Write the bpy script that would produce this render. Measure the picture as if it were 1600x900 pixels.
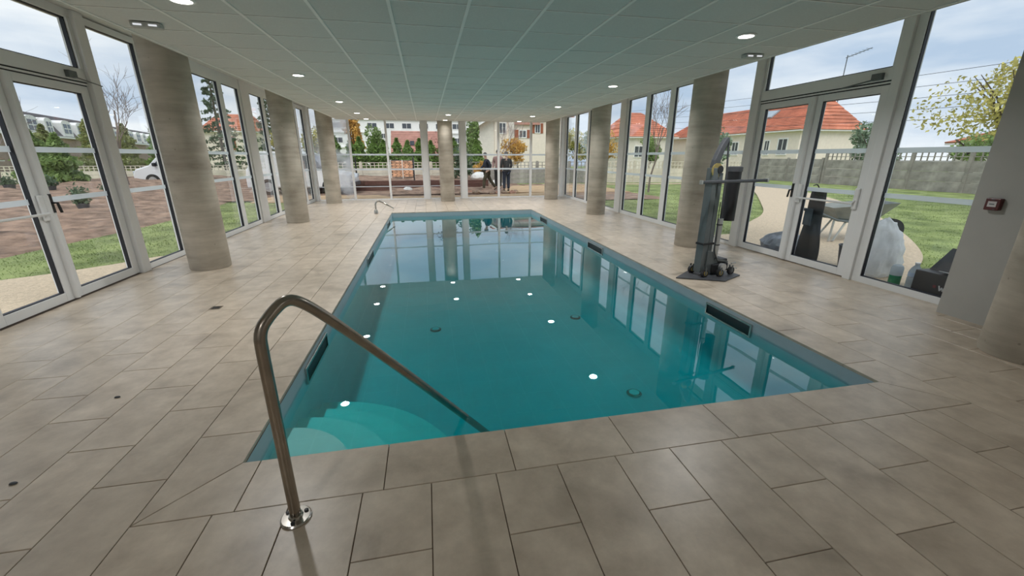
import bpy, bmesh, math, random
from mathutils import Vector, Matrix, noise
random.seed(7)
for o in list(bpy.data.objects): bpy.data.objects.remove(o)
scene = bpy.context.scene
COL = scene.collection
R = math.radians

# ------------------------------------------------------------------ camera
CAM_Z = 1.488
YAW, PITCH = R(11.394), R(17.734)
fw = Vector((math.sin(YAW)*math.cos(PITCH), math.cos(YAW)*math.cos(PITCH), -math.sin(PITCH)))
rt = Vector((math.cos(YAW), -math.sin(YAW), 0))
up = rt.cross(fw)
cam_data = bpy.data.cameras.new('camera')
cam = bpy.data.objects.new('camera', cam_data); COL.objects.link(cam)
M = Matrix((rt, up, -fw)).transposed().to_4x4(); M.translation = Vector((0, 0, CAM_Z))
cam.matrix_world = M
cam_data.sensor_width = 36.0
cam_data.lens = 641.5/1600*36.0
cam_data.clip_start = 0.05; cam_data.clip_end = 500
scene.camera = cam

# ------------------------------------------------------------------ world: thin overcast
SKY_STRENGTH = 0.9
LAMP_W = 17.0
world = bpy.data.worlds.new('overcast_sky'); scene.world = world
world.use_nodes = True
wn, wl = world.node_tree.nodes, world.node_tree.links
wn.clear()
w_out = wn.new('ShaderNodeOutputWorld'); w_bg = wn.new('ShaderNodeBackground')
w_tc = wn.new('ShaderNodeTexCoord'); w_map = wn.new('ShaderNodeMapping')
w_map.inputs['Scale'].default_value = (1.6, 1.6, 6.5)
w_noise = wn.new('ShaderNodeTexNoise'); w_noise.inputs['Scale'].default_value = 1.7
w_noise.inputs['Detail'].default_value = 6; w_noise.inputs['Roughness'].default_value = 0.55
w_ramp = wn.new('ShaderNodeValToRGB')
w_ramp.color_ramp.elements[0].position = 0.36; w_ramp.color_ramp.elements[0].color = (0.42, 0.53, 0.68, 1)
w_ramp.color_ramp.elements[1].position = 0.66; w_ramp.color_ramp.elements[1].color = (0.80, 0.84, 0.88, 1)
wl.new(w_tc.outputs['Generated'], w_map.inputs['Vector']); wl.new(w_map.outputs[0], w_noise.inputs['Vector'])
wl.new(w_noise.outputs['Fac'], w_ramp.inputs['Fac']); wl.new(w_ramp.outputs['Color'], w_bg.inputs['Color'])
w_bg.inputs['Strength'].default_value = SKY_STRENGTH
wl.new(w_bg.outputs[0], w_out.inputs['Surface'])
sun_d = bpy.data.lights.new('veiled_sun','SUN'); sun_d.energy = 1.5; sun_d.angle = R(50); sun_d.color = (1,.97,.93)
sun = bpy.data.objects.new('veiled_sun', sun_d); COL.objects.link(sun); sun.rotation_euler = (R(38),0,R(-25))

vs = scene.view_settings
vs.view_transform = 'Standard'; vs.look = 'None'; vs.exposure = 0.48; vs.gamma = 1.0
vs.use_curve_mapping = False

# ------------------------------------------------------------------ helpers
class MB:
    """collects geometry for one mesh object"""
    def __init__(s): s.v = []; s.f = []; s.m = []; s.cur = 0
    def face(s, idx): s.f.append(tuple(idx)); s.m.append(s.cur)
    def add(s, vs_, fs):
        b = len(s.v); s.v += [tuple(p) for p in vs_]
        for f in fs: s.face([i+b for i in f])
        return s
    def box(s, x0, x1, y0, y1, z0, z1):
        return s.add([(x0,y0,z0),(x1,y0,z0),(x1,y1,z0),(x0,y1,z0),(x0,y0,z1),(x1,y0,z1),(x1,y1,z1),(x0,y1,z1)],
                     [(0,3,2,1),(4,5,6,7),(0,1,5,4),(1,2,6,5),(2,3,7,6),(3,0,4,7)])
    def obox(s, c, sx, sy, sz, rot=None):
        """box centred at c with optional rotation matrix"""
        pts = [Vector((a*sx/2, b*sy/2, d*sz/2)) for d in (-1,1) for a,b in ((-1,-1),(1,-1),(1,1),(-1,1))]
        if rot is not None: pts = [rot @ p for p in pts]
        c = Vector(c)
        return s.add([p+c for p in pts], [(0,3,2,1),(4,5,6,7),(0,1,5,4),(1,2,6,5),(2,3,7,6),(3,0,4,7)])
    def prism(s, poly, z0, z1):
        n = len(poly)
        vs_ = [(p[0],p[1],z0) for p in poly]+[(p[0],p[1],z1) for p in poly]
        fs = [tuple(reversed(range(n))), tuple(range(n,2*n))]+[(i,(i+1)%n,(i+1)%n+n,i+n) for i in range(n)]
        return s.add(vs_, fs)
    def extrude(s, poly, fn, a0, a1):
        """poly of (p,q) pairs; fn(p,q,a) -> xyz"""
        n = len(poly)
        vs_ = [fn(p,q,a0) for p,q in poly]+[fn(p,q,a1) for p,q in poly]
        fs = [tuple(reversed(range(n))), tuple(range(n,2*n))]+[(i,(i+1)%n,(i+1)%n+n,i+n) for i in range(n)]
        return s.add(vs_, fs)
    def cyl(s, c, r, z0, z1, n=24, r1=None, axis='Z'):
        r1 = r if r1 is None else r1
        vs_ = []
        for z, rr in ((z0,r),(z1,r1)):
            for i in range(n):
                a = 2*math.pi*i/n; p, q = rr*math.cos(a), rr*math.sin(a)
                vs_.append({'Z':(c[0]+p,c[1]+q,c[2]+z),'X':(c[0]+z,c[1]+p,c[2]+q),'Y':(c[0]+q,c[1]+z,c[2]+p)}[axis])
        return s.add(vs_, [tuple(reversed(range(n))), tuple(range(n,2*n))]+[(i,(i+1)%n,(i+1)%n+n,i+n) for i in range(n)])
    def lathe(s, c, prof, n=20, sx=1, sy=1):
        b = len(s.v)
        for r, z in prof:
            for i in range(n):
                a = 2*math.pi*i/n
                s.v.append((c[0]+r*sx*math.cos(a), c[1]+r*sy*math.sin(a), c[2]+z))
        for k in range(len(prof)-1):
            for i in range(n):
                j = (i+1) % n
                s.face((b+k*n+i, b+k*n+j, b+(k+1)*n+j, b+(k+1)*n+i))
        s.face(tuple(b+i for i in reversed(range(n)))); s.face(tuple(b+(len(prof)-1)*n+i for i in range(n)))
        return s
    def tube(s, pts, rad, n=10):
        pts = [Vector(p) for p in pts]
        rads = rad if isinstance(rad, (list, tuple)) else [rad]*len(pts)
        t = (pts[1]-pts[0]).normalized()
        nrm = t.orthogonal().normalized(); b = len(s.v)
        for k, p in enumerate(pts):
            if k == 0: t2 = (pts[1]-pts[0])
            elif k == len(pts)-1: t2 = pts[k]-pts[k-1]
            else: t2 = (pts[k+1]-pts[k-1])
            t2 = t2.normalized() if t2.length > 1e-9 else t
            nrm = (nrm - t2*nrm.dot(t2))
            nrm = nrm.normalized() if nrm.length > 1e-6 else t2.orthogonal().normalized()
            bi = t2.cross(nrm)
            for i in range(n):
                a = 2*math.pi*i/n
                s.v.append(tuple(p + (nrm*math.cos(a)+bi*math.sin(a))*rads[k]))
            t = t2
        for k in range(len(pts)-1):
            for i in range(n):
                j = (i+1) % n
                s.face((b+k*n+i, b+k*n+j, b+(k+1)*n+j, b+(k+1)*n+i))
        s.face(tuple(b+i for i in reversed(range(n)))); s.face(tuple(b+(len(pts)-1)*n+i for i in range(n)))
        return s
    def mesh(s, name):
        me = bpy.data.meshes.new(name); me.from_pydata(s.v, [], s.f)
        if any(s.m): me.polygons.foreach_set('material_index', s.m)
        me.update(); return me
    def build(s, name, mats, parent=None, smooth=False, loc=(0,0,0), bevel=0):
        me = s.mesh(name)
        return link(name, me, mats, parent, smooth, loc, bevel)

def link(name, me, mats, parent=None, smooth=False, loc=(0,0,0), bevel=0):
    if mats is not None and not len(me.materials):
        for m in (mats if isinstance(mats, (list, tuple)) else [mats]): me.materials.append(m)
    if smooth:
        for p in me.polygons: p.use_smooth = True
        try: me.set_sharp_from_angle(angle=R(40))
        except Exception: pass
    o = bpy.data.objects.new(name, me); COL.objects.link(o); o.location = loc
    if parent: o.parent = parent
    if bevel:
        md = o.modifiers.new('bevel', 'BEVEL'); md.width = bevel; md.segments = 2; md.limit_method = 'ANGLE'
    return o

def empty(name, loc=(0,0,0), rz=0, parent=None):
    o = bpy.data.objects.new(name, None); COL.objects.link(o)
    o.location = loc; o.rotation_euler = (0,0,rz); o.empty_display_size = 0.1
    if parent: o.parent = parent
    return o
def tag(o, label=None, cat=None, group=None, kind=None):
    if label: o['label'] = label
    if cat: o['category'] = cat
    if group: o['group'] = group
    if kind: o['kind'] = kind
    return o
def structure(o, label=None, cat=None): return tag(o, label, cat, kind='structure')
def copy_tree(o, parent=None):
    c = o.copy(); COL.objects.link(c); c.parent = parent
    for ch in o.children: copy_tree(ch, c)
    return c

# ------------------------------------------------------------------ materials
def base_mat(name):
    m = bpy.data.materials.new(name); m.use_nodes = True
    nt = m.node_tree; nt.nodes.clear()
    return m, nt.nodes, nt.links
def mat(name, col, rough=0.6, metal=0.0, var=0.12, scale=5.0, bump=0.0, bscale=40.0, stretch=(1,1,1), orand=0.0, spec=0.5, col2=None, transl=0.0):
    m, N, L = base_mat(name)
    out = N.new('ShaderNodeOutputMaterial'); b = N.new('ShaderNodeBsdfPrincipled')
    tc = N.new('ShaderNodeTexCoord'); mp = N.new('ShaderNodeMapping'); mp.inputs['Scale'].default_value = stretch
    no = N.new('ShaderNodeTexNoise'); no.inputs['Scale'].default_value = scale; no.inputs['Detail'].default_value = 5
    no.inputs['Roughness'].default_value = 0.6
    L.new(tc.outputs['Object'], mp.inputs[0]); L.new(mp.outputs[0], no.inputs['Vector'])
    rp = N.new('ShaderNodeValToRGB')
    lo = [max(0,c*(1-var)) for c in col]; hi = [min(1,c*(1+var)) for c in (col2 or col)]
    rp.color_ramp.elements[0].position = 0.3; rp.color_ramp.elements[1].position = 0.7
    rp.color_ramp.elements[0].color = (*lo,1); rp.color_ramp.elements[1].color = (*hi,1)
    L.new(no.outputs['Fac'], rp.inputs[0])
    csock = rp.outputs[0]
    if orand:
        oi = N.new('ShaderNodeObjectInfo'); ge = N.new('ShaderNodeNewGeometry')
        ad = N.new('ShaderNodeMath'); ad.operation = 'ADD'
        L.new(oi.outputs['Random'], ad.inputs[0]); L.new(ge.outputs['Random Per Island'], ad.inputs[1])
        fr = N.new('ShaderNodeMath'); fr.operation = 'FRACT'; L.new(ad.outputs[0], fr.inputs[0])
        mr = N.new('ShaderNodeMapRange'); mr.inputs['To Min'].default_value = 1-orand; mr.inputs['To Max'].default_value = 1+orand
        L.new(fr.outputs[0], mr.inputs['Value'])
        hs = N.new('ShaderNodeHueSaturation'); L.new(mr.outputs[0], hs.inputs['Value']); L.new(csock, hs.inputs['Color'])
        csock = hs.outputs[0]
    L.new(csock, b.inputs['Base Color'])
    b.inputs['Roughness'].default_value = rough; b.inputs['Metallic'].default_value = metal
    b.inputs['Specular IOR Level'].default_value = spec
    if bump:
        n2 = N.new('ShaderNodeTexNoise'); n2.inputs['Scale'].default_value = bscale; n2.inputs['Detail'].default_value = 4
        L.new(mp.outputs[0], n2.inputs['Vector'])
        bp = N.new('ShaderNodeBump'); bp.inputs['Strength'].default_value = bump; bp.inputs['Distance'].default_value = 0.02
        L.new(n2.outputs['Fac'], bp.inputs['Height']); L.new(bp.outputs[0], b.inputs['Normal'])
    if transl:
        tr = N.new('ShaderNodeBsdfTranslucent'); L.new(csock, tr.inputs['Color'])
        mx = N.new('ShaderNodeMixShader'); mx.inputs[0].default_value = transl
        L.new(b.outputs[0], mx.inputs[1]); L.new(tr.outputs[0], mx.inputs[2]); L.new(mx.outputs[0], out.inputs['Surface'])
    else: L.new(b.outputs[0], out.inputs['Surface'])
    return m
def schlick(N, L, f0):
    lw = N.new('ShaderNodeLayerWeight'); lw.inputs['Blend'].default_value = 0.5
    pw = N.new('ShaderNodeMath'); pw.operation = 'POWER'; pw.inputs[1].default_value = 5
    L.new(lw.outputs['Facing'], pw.inputs[0])
    ma = N.new('ShaderNodeMath'); ma.operation = 'MULTIPLY_ADD'; ma.inputs[1].default_value = 1-f0; ma.inputs[2].default_value = f0
    L.new(pw.outputs[0], ma.inputs[0])
    return ma.outputs[0]
def glass_mat(name, tint=(0.97,0.978,0.975), f0=0.02, fog=0.0):
    m, N, L = base_mat(name)
    out = N.new('ShaderNodeOutputMaterial')
    t = N.new('ShaderNodeBsdfTransparent'); t.inputs[0].default_value = (*tint,1)
    g = N.new('ShaderNodeBsdfGlossy'); g.inputs['Roughness'].default_value = 0.0; g.inputs['Color'].default_value = (.95,.97,1,1)
    mx = N.new('ShaderNodeMixShader'); L.new(schlick(N,L,f0), mx.inputs[0])
    L.new(t.outputs[0], mx.inputs[1]); L.new(g.outputs[0], mx.inputs[2])
    res = mx.outputs[0]
    if fog:
        tc = N.new('ShaderNodeTexCoord'); no = N.new('ShaderNodeTexNoise'); no.inputs['Scale'].default_value = 1.6
        L.new(tc.outputs['Object'], no.inputs['Vector'])
        mr = N.new('ShaderNodeMapRange'); mr.inputs['From Min'].default_value = .35; mr.inputs['From Max'].default_value = .7
        mr.inputs['To Max'].default_value = fog; L.new(no.outputs['Fac'], mr.inputs['Value'])
        tl = N.new('ShaderNodeBsdfTranslucent'); tl.inputs[0].default_value = (.9,.92,.94,1)
        m2 = N.new('ShaderNodeMixShader'); L.new(mr.outputs[0], m2.inputs[0]); L.new(res, m2.inputs[1]); L.new(tl.outputs[0], m2.inputs[2])
        res = m2.outputs[0]
    L.new(res, out.inputs['Surface'])
    return m
def film_mat(name, col, opacity):
    m, N, L = base_mat(name)
    out = N.new('ShaderNodeOutputMaterial')
    t = N.new('ShaderNodeBsdfTransparent'); d = N.new('ShaderNodeBsdfDiffuse'); d.inputs[0].default_value = (*col,1)
    tl = N.new('ShaderNodeBsdfTranslucent'); tl.inputs[0].default_value = (*col,1)
    m1 = N.new('ShaderNodeMixShader'); m1.inputs[0].default_value = .55
    L.new(d.outputs[0], m1.inputs[1]); L.new(tl.outputs[0], m1.inputs[2])
    mx = N.new('ShaderNodeMixShader'); mx.inputs[0].default_value = opacity
    L.new(t.outputs[0], mx.inputs[1]); L.new(m1.outputs[0], mx.inputs[2]); L.new(mx.outputs[0], out.inputs['Surface'])
    return m
def emit_mat(name, col, s):
    m, N, L = base_mat(name)
    out = N.new('ShaderNodeOutputMaterial'); e = N.new('ShaderNodeEmission')
    e.inputs[0].default_value = (*col,1); e.inputs[1].default_value = s
    L.new(e.outputs[0], out.inputs['Surface']); return m
def tile_mat(name):
    m, N, L = base_mat(name)
    out = N.new('ShaderNodeOutputMaterial'); b = N.new('ShaderNodeBsdfPrincipled')
    ge = N.new('ShaderNodeNewGeometry'); oi = N.new('ShaderNodeObjectInfo')
    ad = N.new('ShaderNodeMath'); ad.operation = 'ADD'; L.new(oi.outputs['Random'], ad.inputs[0]); L.new(ge.outputs['Random Per Island'], ad.inputs[1])
    fr = N.new('ShaderNodeMath'); fr.operation = 'FRACT'; L.new(ad.outputs[0], fr.inputs[0])
    # stone grain, laid slightly differently on every tile
    sc = N.new('ShaderNodeVectorMath'); sc.operation = 'MULTIPLY_ADD'
    cb = N.new('ShaderNodeCombineXYZ'); mm = N.new('ShaderNodeMath'); mm.operation = 'MULTIPLY'; mm.inputs[1].default_value = 7.3
    L.new(fr.outputs[0], mm.inputs[0]); L.new(mm.outputs[0], cb.inputs[2])
    L.new(ge.outputs['Position'], sc.inputs[0]); sc.inputs[1].default_value = (1,1,1); L.new(cb.outputs[0], sc.inputs[2])
    n1 = N.new('ShaderNodeTexNoise'); n1.inputs['Scale'].default_value = 6; n1.inputs['Detail'].default_value = 10; n1.inputs['Roughness'].default_value = .65
    L.new(sc.outputs[0], n1.inputs['Vector'])
    rp = N.new('ShaderNodeValToRGB'); rp.color_ramp.elements[0].position = .28; rp.color_ramp.elements[1].position = .72
    rp.color_ramp.elements[0].color = (.42,.345,.265,1); rp.color_ramp.elements[1].color = (.64,.545,.435,1)
    L.new(n1.outputs['Fac'], rp.inputs[0])
    # dried dirt and damp marks
    n2 = N.new('ShaderNodeTexNoise'); n2.inputs['Scale'].default_value = 2.3; n2.inputs['Detail'].default_value = 7; n2.inputs['Distortion'].default_value = .6
    L.new(ge.outputs['Position'], n2.inputs['Vector'])
    r2 = N.new('ShaderNodeValToRGB'); r2.color_ramp.elements[0].position = .55; r2.color_ramp.elements[1].position = .72
    r2.color_ramp.elements[0].color = (0,0,0,1); r2.color_ramp.elements[1].color = (.55,.55,.55,1)
    L.new(n2.outputs['Fac'], r2.inputs[0])
    mx = N.new('ShaderNodeMix'); mx.data_type = 'RGBA'
    L.new(r2.outputs[0], mx.inputs['Factor']); L.new(rp.outputs[0], mx.inputs[6]); mx.inputs[7].default_value = (.25,.20,.15,1)
    mr = N.new('ShaderNodeMapRange'); mr.inputs['To Min'].default_value = .94; mr.inputs['To Max'].default_value = 1.06; L.new(fr.outputs[0], mr.inputs['Value'])
    hs = N.new('ShaderNodeHueSaturation'); L.new(mr.outputs[0], hs.inputs['Value']); L.new(mx.outputs[2], hs.inputs['Color'])
    L.new(hs.outputs[0], b.inputs['Base Color'])
    b.inputs['Roughness'].default_value = .36; b.inputs['Specular IOR Level'].default_value = .6
    bp = N.new('ShaderNodeBump'); bp.inputs['Strength'].default_value = .12; bp.inputs['Distance'].default_value = .01
    L.new(n1.outputs['Fac'], bp.inputs['Height']); L.new(bp.outputs[0], b.inputs['Normal'])
    L.new(b.outputs[0], out.inputs['Surface'])
    return m
def concrete_mat(name, lo, hi):
    m, N, L = base_mat(name)
    out = N.new('ShaderNodeOutputMaterial'); b = N.new('ShaderNodeBsdfPrincipled'); ge = N.new('ShaderNodeNewGeometry')
    mp = N.new('ShaderNodeMapping'); mp.inputs['Scale'].default_value = (.7,.7,5.5); L.new(ge.outputs['Position'], mp.inputs[0])
    n1 = N.new('ShaderNodeTexNoise'); n1.inputs['Scale'].default_value = 1.7; n1.inputs['Detail'].default_value = 8; n1.inputs['Roughness'].default_value = .62
    L.new(mp.outputs[0], n1.inputs['Vector'])
    n2 = N.new('ShaderNodeTexNoise'); n2.inputs['Scale'].default_value = 2.2; n2.inputs['Detail'].default_value = 4; L.new(ge.outputs['Position'], n2.inputs['Vector'])
    av = N.new('ShaderNodeMath'); av.operation = 'MULTIPLY_ADD'; av.inputs[1].default_value = .45
    L.new(n1.outputs['Fac'], av.inputs[0])
    h = N.new('ShaderNodeMath'); h.operation = 'MULTIPLY'; h.inputs[1].default_value = .55; L.new(n2.outputs['Fac'], h.inputs[0]); L.new(h.outputs[0], av.inputs[2])
    rp = N.new('ShaderNodeValToRGB'); rp.color_ramp.elements[0].position = .34; rp.color_ramp.elements[1].position = .64
    rp.color_ramp.elements[0].color = (*lo,1); rp.color_ramp.elements[1].color = (*hi,1); L.new(av.outputs[0], rp.inputs[0])
    vo = N.new('ShaderNodeTexVoronoi'); vo.inputs['Scale'].default_value = 9; L.new(ge.outputs['Position'], vo.inputs['Vector'])
    pr = N.new('ShaderNodeValToRGB'); pr.color_ramp.elements[0].position = .05; pr.color_ramp.elements[1].position = .10
    pr.color_ramp.elements[0].color = (.45,.45,.45,1); pr.color_ramp.elements[1].color = (1,1,1,1); L.new(vo.outputs['Distance'], pr.inputs[0])
    mu = N.new('ShaderNodeMix'); mu.data_type = 'RGBA'; mu.blend_type = 'MULTIPLY'; mu.inputs['Factor'].default_value = .6
    L.new(rp.outputs[0], mu.inputs[6]); L.new(pr.outputs[0], mu.inputs[7]); L.new(mu.outputs[2], b.inputs['Base Color'])
    b.inputs['Roughness'].default_value = .75
    bp = N.new('ShaderNodeBump'); bp.inputs['Strength'].default_value = .25; bp.inputs['Distance'].default_value = .02
    L.new(av.outputs[0], bp.inputs['Height']); L.new(bp.outputs[0], b.inputs['Normal'])
    L.new(b.outputs[0], out.inputs['Surface']); return m
def water_mats():
    dens, ab = 4.4, (0.0,0.918,0.927)
    ms = []
    for k in (0,1):
        m, N, L = base_mat(['pool_water_surface','pool_water_side'][k])
        out = N.new('ShaderNodeOutputMaterial')
        t = N.new('ShaderNodeBsdfTransparent'); t.inputs[0].default_value = (1,1,1,1)
        res = t.outputs[0]
        if k == 0:
            g = N.new('ShaderNodeBsdfGlossy'); g.inputs['Roughness'].default_value = .004; g.inputs['Color'].default_value = (1,1,1,1)
            tc = N.new('ShaderNodeTexCoord'); no = N.new('ShaderNodeTexNoise'); no.inputs['Scale'].default_value = 1.1
            L.new(tc.outputs['Object'], no.inputs['Vector'])
            bp = N.new('ShaderNodeBump'); bp.inputs['Strength'].default_value = .012; bp.inputs['Distance'].default_value = .1
            L.new(no.outputs['Fac'], bp.inputs['Height']); L.new(bp.outputs[0], g.inputs['Normal'])
            mx = N.new('ShaderNodeMixShader'); L.new(schlick(N,L,.105), mx.inputs[0])
            L.new(t.outputs[0], mx.inputs[1]); L.new(g.outputs[0], mx.inputs[2]); res = mx.outputs[0]
        L.new(res, out.inputs['Surface'])
        va = N.new('ShaderNodeVolumeAbsorption'); va.inputs['Color'].default_value = (*ab,1); va.inputs['Density'].default_value = dens
        L.new(va.outputs[0], out.inputs['Volume'])
        ms.append(m)
    return ms

M_TILE = tile_mat('beige_stone_tile')
M_GROUT = mat('dark_grout', (.17,.125,.09), .9)
M_CONC = concrete_mat('board_marked_concrete', (.29,.255,.205), (.54,.49,.41))
M_WHITE = mat('white_powder_coat', (.80,.81,.81), .38, var=.02)
M_GASKET = mat('black_rubber_gasket', (.012,.013,.02), .5, var=.1)
M_GLASS = glass_mat('window_glass')
M_FOG = glass_mat('misted_window_glass', fog=.55)
M_FILM = film_mat('white_safety_film', (.86,.90,.93), .80)
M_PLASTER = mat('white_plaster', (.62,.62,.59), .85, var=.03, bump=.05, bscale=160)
M_CTILE = mat('mineral_ceiling_tile', (.62,.63,.61), .9, var=.04, scale=60, bump=.10, bscale=240, orand=.025)
M_CBAR = mat('white_ceiling_rail', (.80,.80,.78), .5, var=.02)
M_LINER = mat('blue_grey_pool_liner', (.54,.66,.70), .45, var=.05, scale=2)
M_STEEL = mat('brushed_stainless', (.55,.52,.48), .22, metal=1.0, var=.12, scale=9)
M_BRONZE = mat('dull_stainless_rail', (.36,.315,.265), .26, metal=1.0, var=.15, scale=9)
M_DARK = mat('black_plastic', (.018,.018,.02), .45)
M_DGREY = mat('dark_grey_metal', (.085,.09,.10), .45, metal=.2)
M_GREY = mat('grey_painted_metal', (.14,.16,.165), .42, metal=.3)
M_LGREY = mat('light_aluminium', (.55,.56,.56), .35, metal=.7)
M_BRASS = mat('yellowed_zinc', (.42,.33,.12), .45, metal=.4)
M_LAMP = emit_mat('lit_diffuser', (1,.96,.88), 9.0)
M_GRASS = mat('lawn_grass', (.14,.20,.05), .9, var=.35, scale=1.1, bump=.6, bscale=35, col2=(.26,.31,.105))
M_GRAVEL = mat('tan_gravel', (.62,.50,.36), .95, var=.22, scale=30, bump=.5, bscale=70)
M_SOIL = mat('brown_soil', (.19,.115,.075), .95, var=.4, scale=2.5, bump=.9, bscale=12, col2=(.31,.205,.145))
M_SAND = mat('orange_sand', (.52,.36,.21), .95, var=.2, scale=3, bump=.4, bscale=30)
M_TIMBER = mat('red_brown_timber', (.115,.05,.038), .8, var=.3, scale=4, stretch=(1,6,6))
M_FENCE = mat('weathered_concrete_fence', (.30,.28,.25), .9, var=.4, scale=1.6, bump=.3)
M_FENCEL = mat('pale_concrete_fence', (.64,.58,.47), .9, var=.18, scale=1.6, bump=.3)
M_BARK = mat('tree_bark', (.10,.075,.055), .9, var=.3)
M_BARKG = mat('grey_bark', (.22,.18,.155), .9, var=.3)
def leaf(name, c, v=.45, t=.35): return mat(name, c, .7, var=v, scale=2.2, orand=.25, transl=t)
M_LEAF_G = leaf('mid_green_leaves', (.24,.34,.11))
M_LEAF_D = leaf('dark_conifer_needles', (.12,.18,.105))
M_LEAF_H = leaf('thuja_foliage', (.20,.31,.075))
M_LEAF_Y = leaf('yellow_green_leaves', (.52,.47,.15))
M_LEAF_O = leaf('orange_autumn_leaves', (.74,.44,.12))
M_LEAF_B = leaf('blue_green_leaves', (.25,.33,.22))
M_LEAF_R = leaf('dark_red_leaves', (.14,.05,.035))
M_ROOF = mat('red_clay_roof', (.56,.20,.12), .85, var=.25, scale=1.2, orand=.1)
M_BRICKROOF = mat('rusty_brick_roof', (.46,.24,.19), .9, var=.25, scale=1.5)
M_SLATE = mat('grey_slate_roof', (.14,.125,.13), .8, var=.2)
M_CREAM = mat('cream_render', (.86,.76,.65), .9, var=.06)
M_CREAM2 = mat('pale_render', (.78,.73,.65), .9, var=.06)
M_OFFWHITE = mat('off_white_render', (.86,.85,.83), .9, var=.05)
M_SHUTTER = mat('rust_red_shutter', (.34,.11,.055), .7)
M_WINDARK = mat('dark_window_pane', (.07,.08,.095), .12, var=.2)
M_VANWHITE = mat('white_car_paint', (.78,.79,.80), .25, var=.02)
M_RUBBER = mat('tyre_rubber', (.02,.02,.02), .8)

# ------------------------------------------------------------------ key dimensions
XL, XR, YF = -3.84, 5.21, 15.76
PX0, PX1, PY0, PY1 = -1.005, 2.995, 1.965, 11.965
ZC, ZT = 2.604, 3.06          # tiled ceiling, upper slab soffit
YB = -2.4                     # wall behind the camera
WATER, BOTTOM = -0.12, -0.80

# ------------------------------------------------------------------ floor
fb = MB()
for a in ((XL-.2,PX0-.02,YB,YF+.2),(PX1+.02,XR+.2,YB,YF+.2),(PX0-.02,PX1+.02,YB,PY0-.02),(PX0-.02,PX1+.02,PY1+.02,YF+.2)):
    fb.box(a[0],a[1],a[2],a[3],-.16,-.007)
floor = structure(fb.build('floor', M_GROUT), 'beige rectangular stone tiles laid staggered around the pool', 'floor')

def tile_mesh(mb, poly, z=0.0):
    """bevelled slab from a convex polygon"""
    n = len(poly); cx = sum(p[0] for p in poly)/n; cy = sum(p[1] for p in poly)/n
    def ins(d):
        out = []
        for i in range(n):
            p0, p1, p2 = Vector(poly[i-1]), Vector(poly[i]), Vector(poly[(i+1)%n])
            e1 = (p1-p0).normalized(); e2 = (p2-p1).normalized()
            n1 = Vector((-e1.y,e1.x)); n2 = Vector((-e2.y,e2.x))
            k = 1+n1.dot(n2); q = p1+(n1+n2)*(d/max(k,.2)); out.append((q.x,q.y))
        return out
    a, b = ins(.002), ins(.0036)
    vs_ = [(x,y,z-.02) for x,y in a]+[(x,y,z-.002) for x,y in a]+[(x,y,z) for x,y in b]
    fs = [(i,(i+1)%n,(i+1)%n+n,i+n) for i in range(n)]+[(i+n,(i+1)%n+n,(i+1)%n+2*n,i+2*n) for i in range(n)]+[tuple(range(2*n,3*n))]
    mb.add(vs_, fs)
PITCHX, LEN = .3135, .6285
cols = []   # (x0, x1, parity)
x = PX0; par = 0
while x > XL+.02:
    x2 = max(x-PITCHX, XL-.05); cols.append((x2,x,par)); x = x2; par ^= 1
lines = [PX0+PITCHX*i for i in range(13)]+[PX1]; par = 1
for i in range(13): cols.append((lines[i],lines[i+1],par)); par ^= 1
x = PX1; par = 0
while x < XR+.02:
    x2 = min(x+.306, XR+.05); cols.append((x,x2,par)); x = x2; par ^= 1
CF0 = 1.635                      # outer edge of the front coping
XCL, XCR = PX0-PITCHX, PX1+.306
polys = []
def rect(x0,x1,y0,y1):
    if y1-y0 > .03 and x1-x0 > .03: polys.append([(x0,y0),(x1,y0),(x1,y1),(x0,y1)])
for x0,x1,par in cols:
    ys = [(2.225 if par == 0 else 1.911)+LEN*k for k in range(-7,24)]
    inpool = x0 > PX0-.01 and x1 < PX1+.01
    lc = abs(x1-PX0) < .01; rc = abs(x0-PX1) < .01
    for a,b in zip(ys[:-1],ys[1:]):
        a_, b_ = max(a,-.9), min(b,YF+.03)
        if b_ <= a_: continue
        if inpool or lc or rc:                      # no slivers against the front coping
            if 0 < CF0-b_ < .08: b_ = CF0
            elif 0 < CF0-a_ < .08: a_ = CF0
        if inpool:
            if a_ < CF0: rect(x0,x1,a_,min(b_,CF0))
            if b_ > PY1: rect(x0,x1,max(a_,PY1),b_)
        elif lc or rc:
            if b_ <= CF0: rect(x0,x1,a_,b_)
            elif a_ <= CF0:
                rect(x0,x1,a_,CF0)
                if lc: polys.append([(x0,CF0),(x1,PY0),(x1,b_),(x0,b_)])
                else: polys.append([(x1,CF0),(x1,b_),(x0,b_),(x0,PY0)])
            else: rect(x0,x1,a_,b_)
        else: rect(x0,x1,a_,b_)
cj = [-.92,-.285,.35,.985,1.62,2.255,2.89]
polys.append([(XCL,CF0),(cj[0],CF0),(cj[0],PY0),(PX0,PY0)])
for a,b in zip(cj[:-1],cj[1:]): polys.append([(a,CF0),(b,CF0),(b,PY0),(a,PY0)])
polys.append([(cj[-1],CF0),(XCR,CF0),(PX1,PY0),(cj[-1],PY0)])
def screen_area(poly):
    pts = []
    for p in poly:
        d = Vector((p[0],p[1],-CAM_Z)); z = d.dot(fw)
        if z < .2: return 0
        pts.append((min(max(800+641.5*d.dot(rt)/z,0),1600), min(max(450-641.5*d.dot(up)/z,0),900)))
    return abs(sum(pts[i-1][0]*pts[i][1]-pts[i][0]*pts[i-1][1] for i in range(len(pts))))/2
polys.sort(key=screen_area, reverse=True)
shared = {}
far_tiles = MB()
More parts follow.
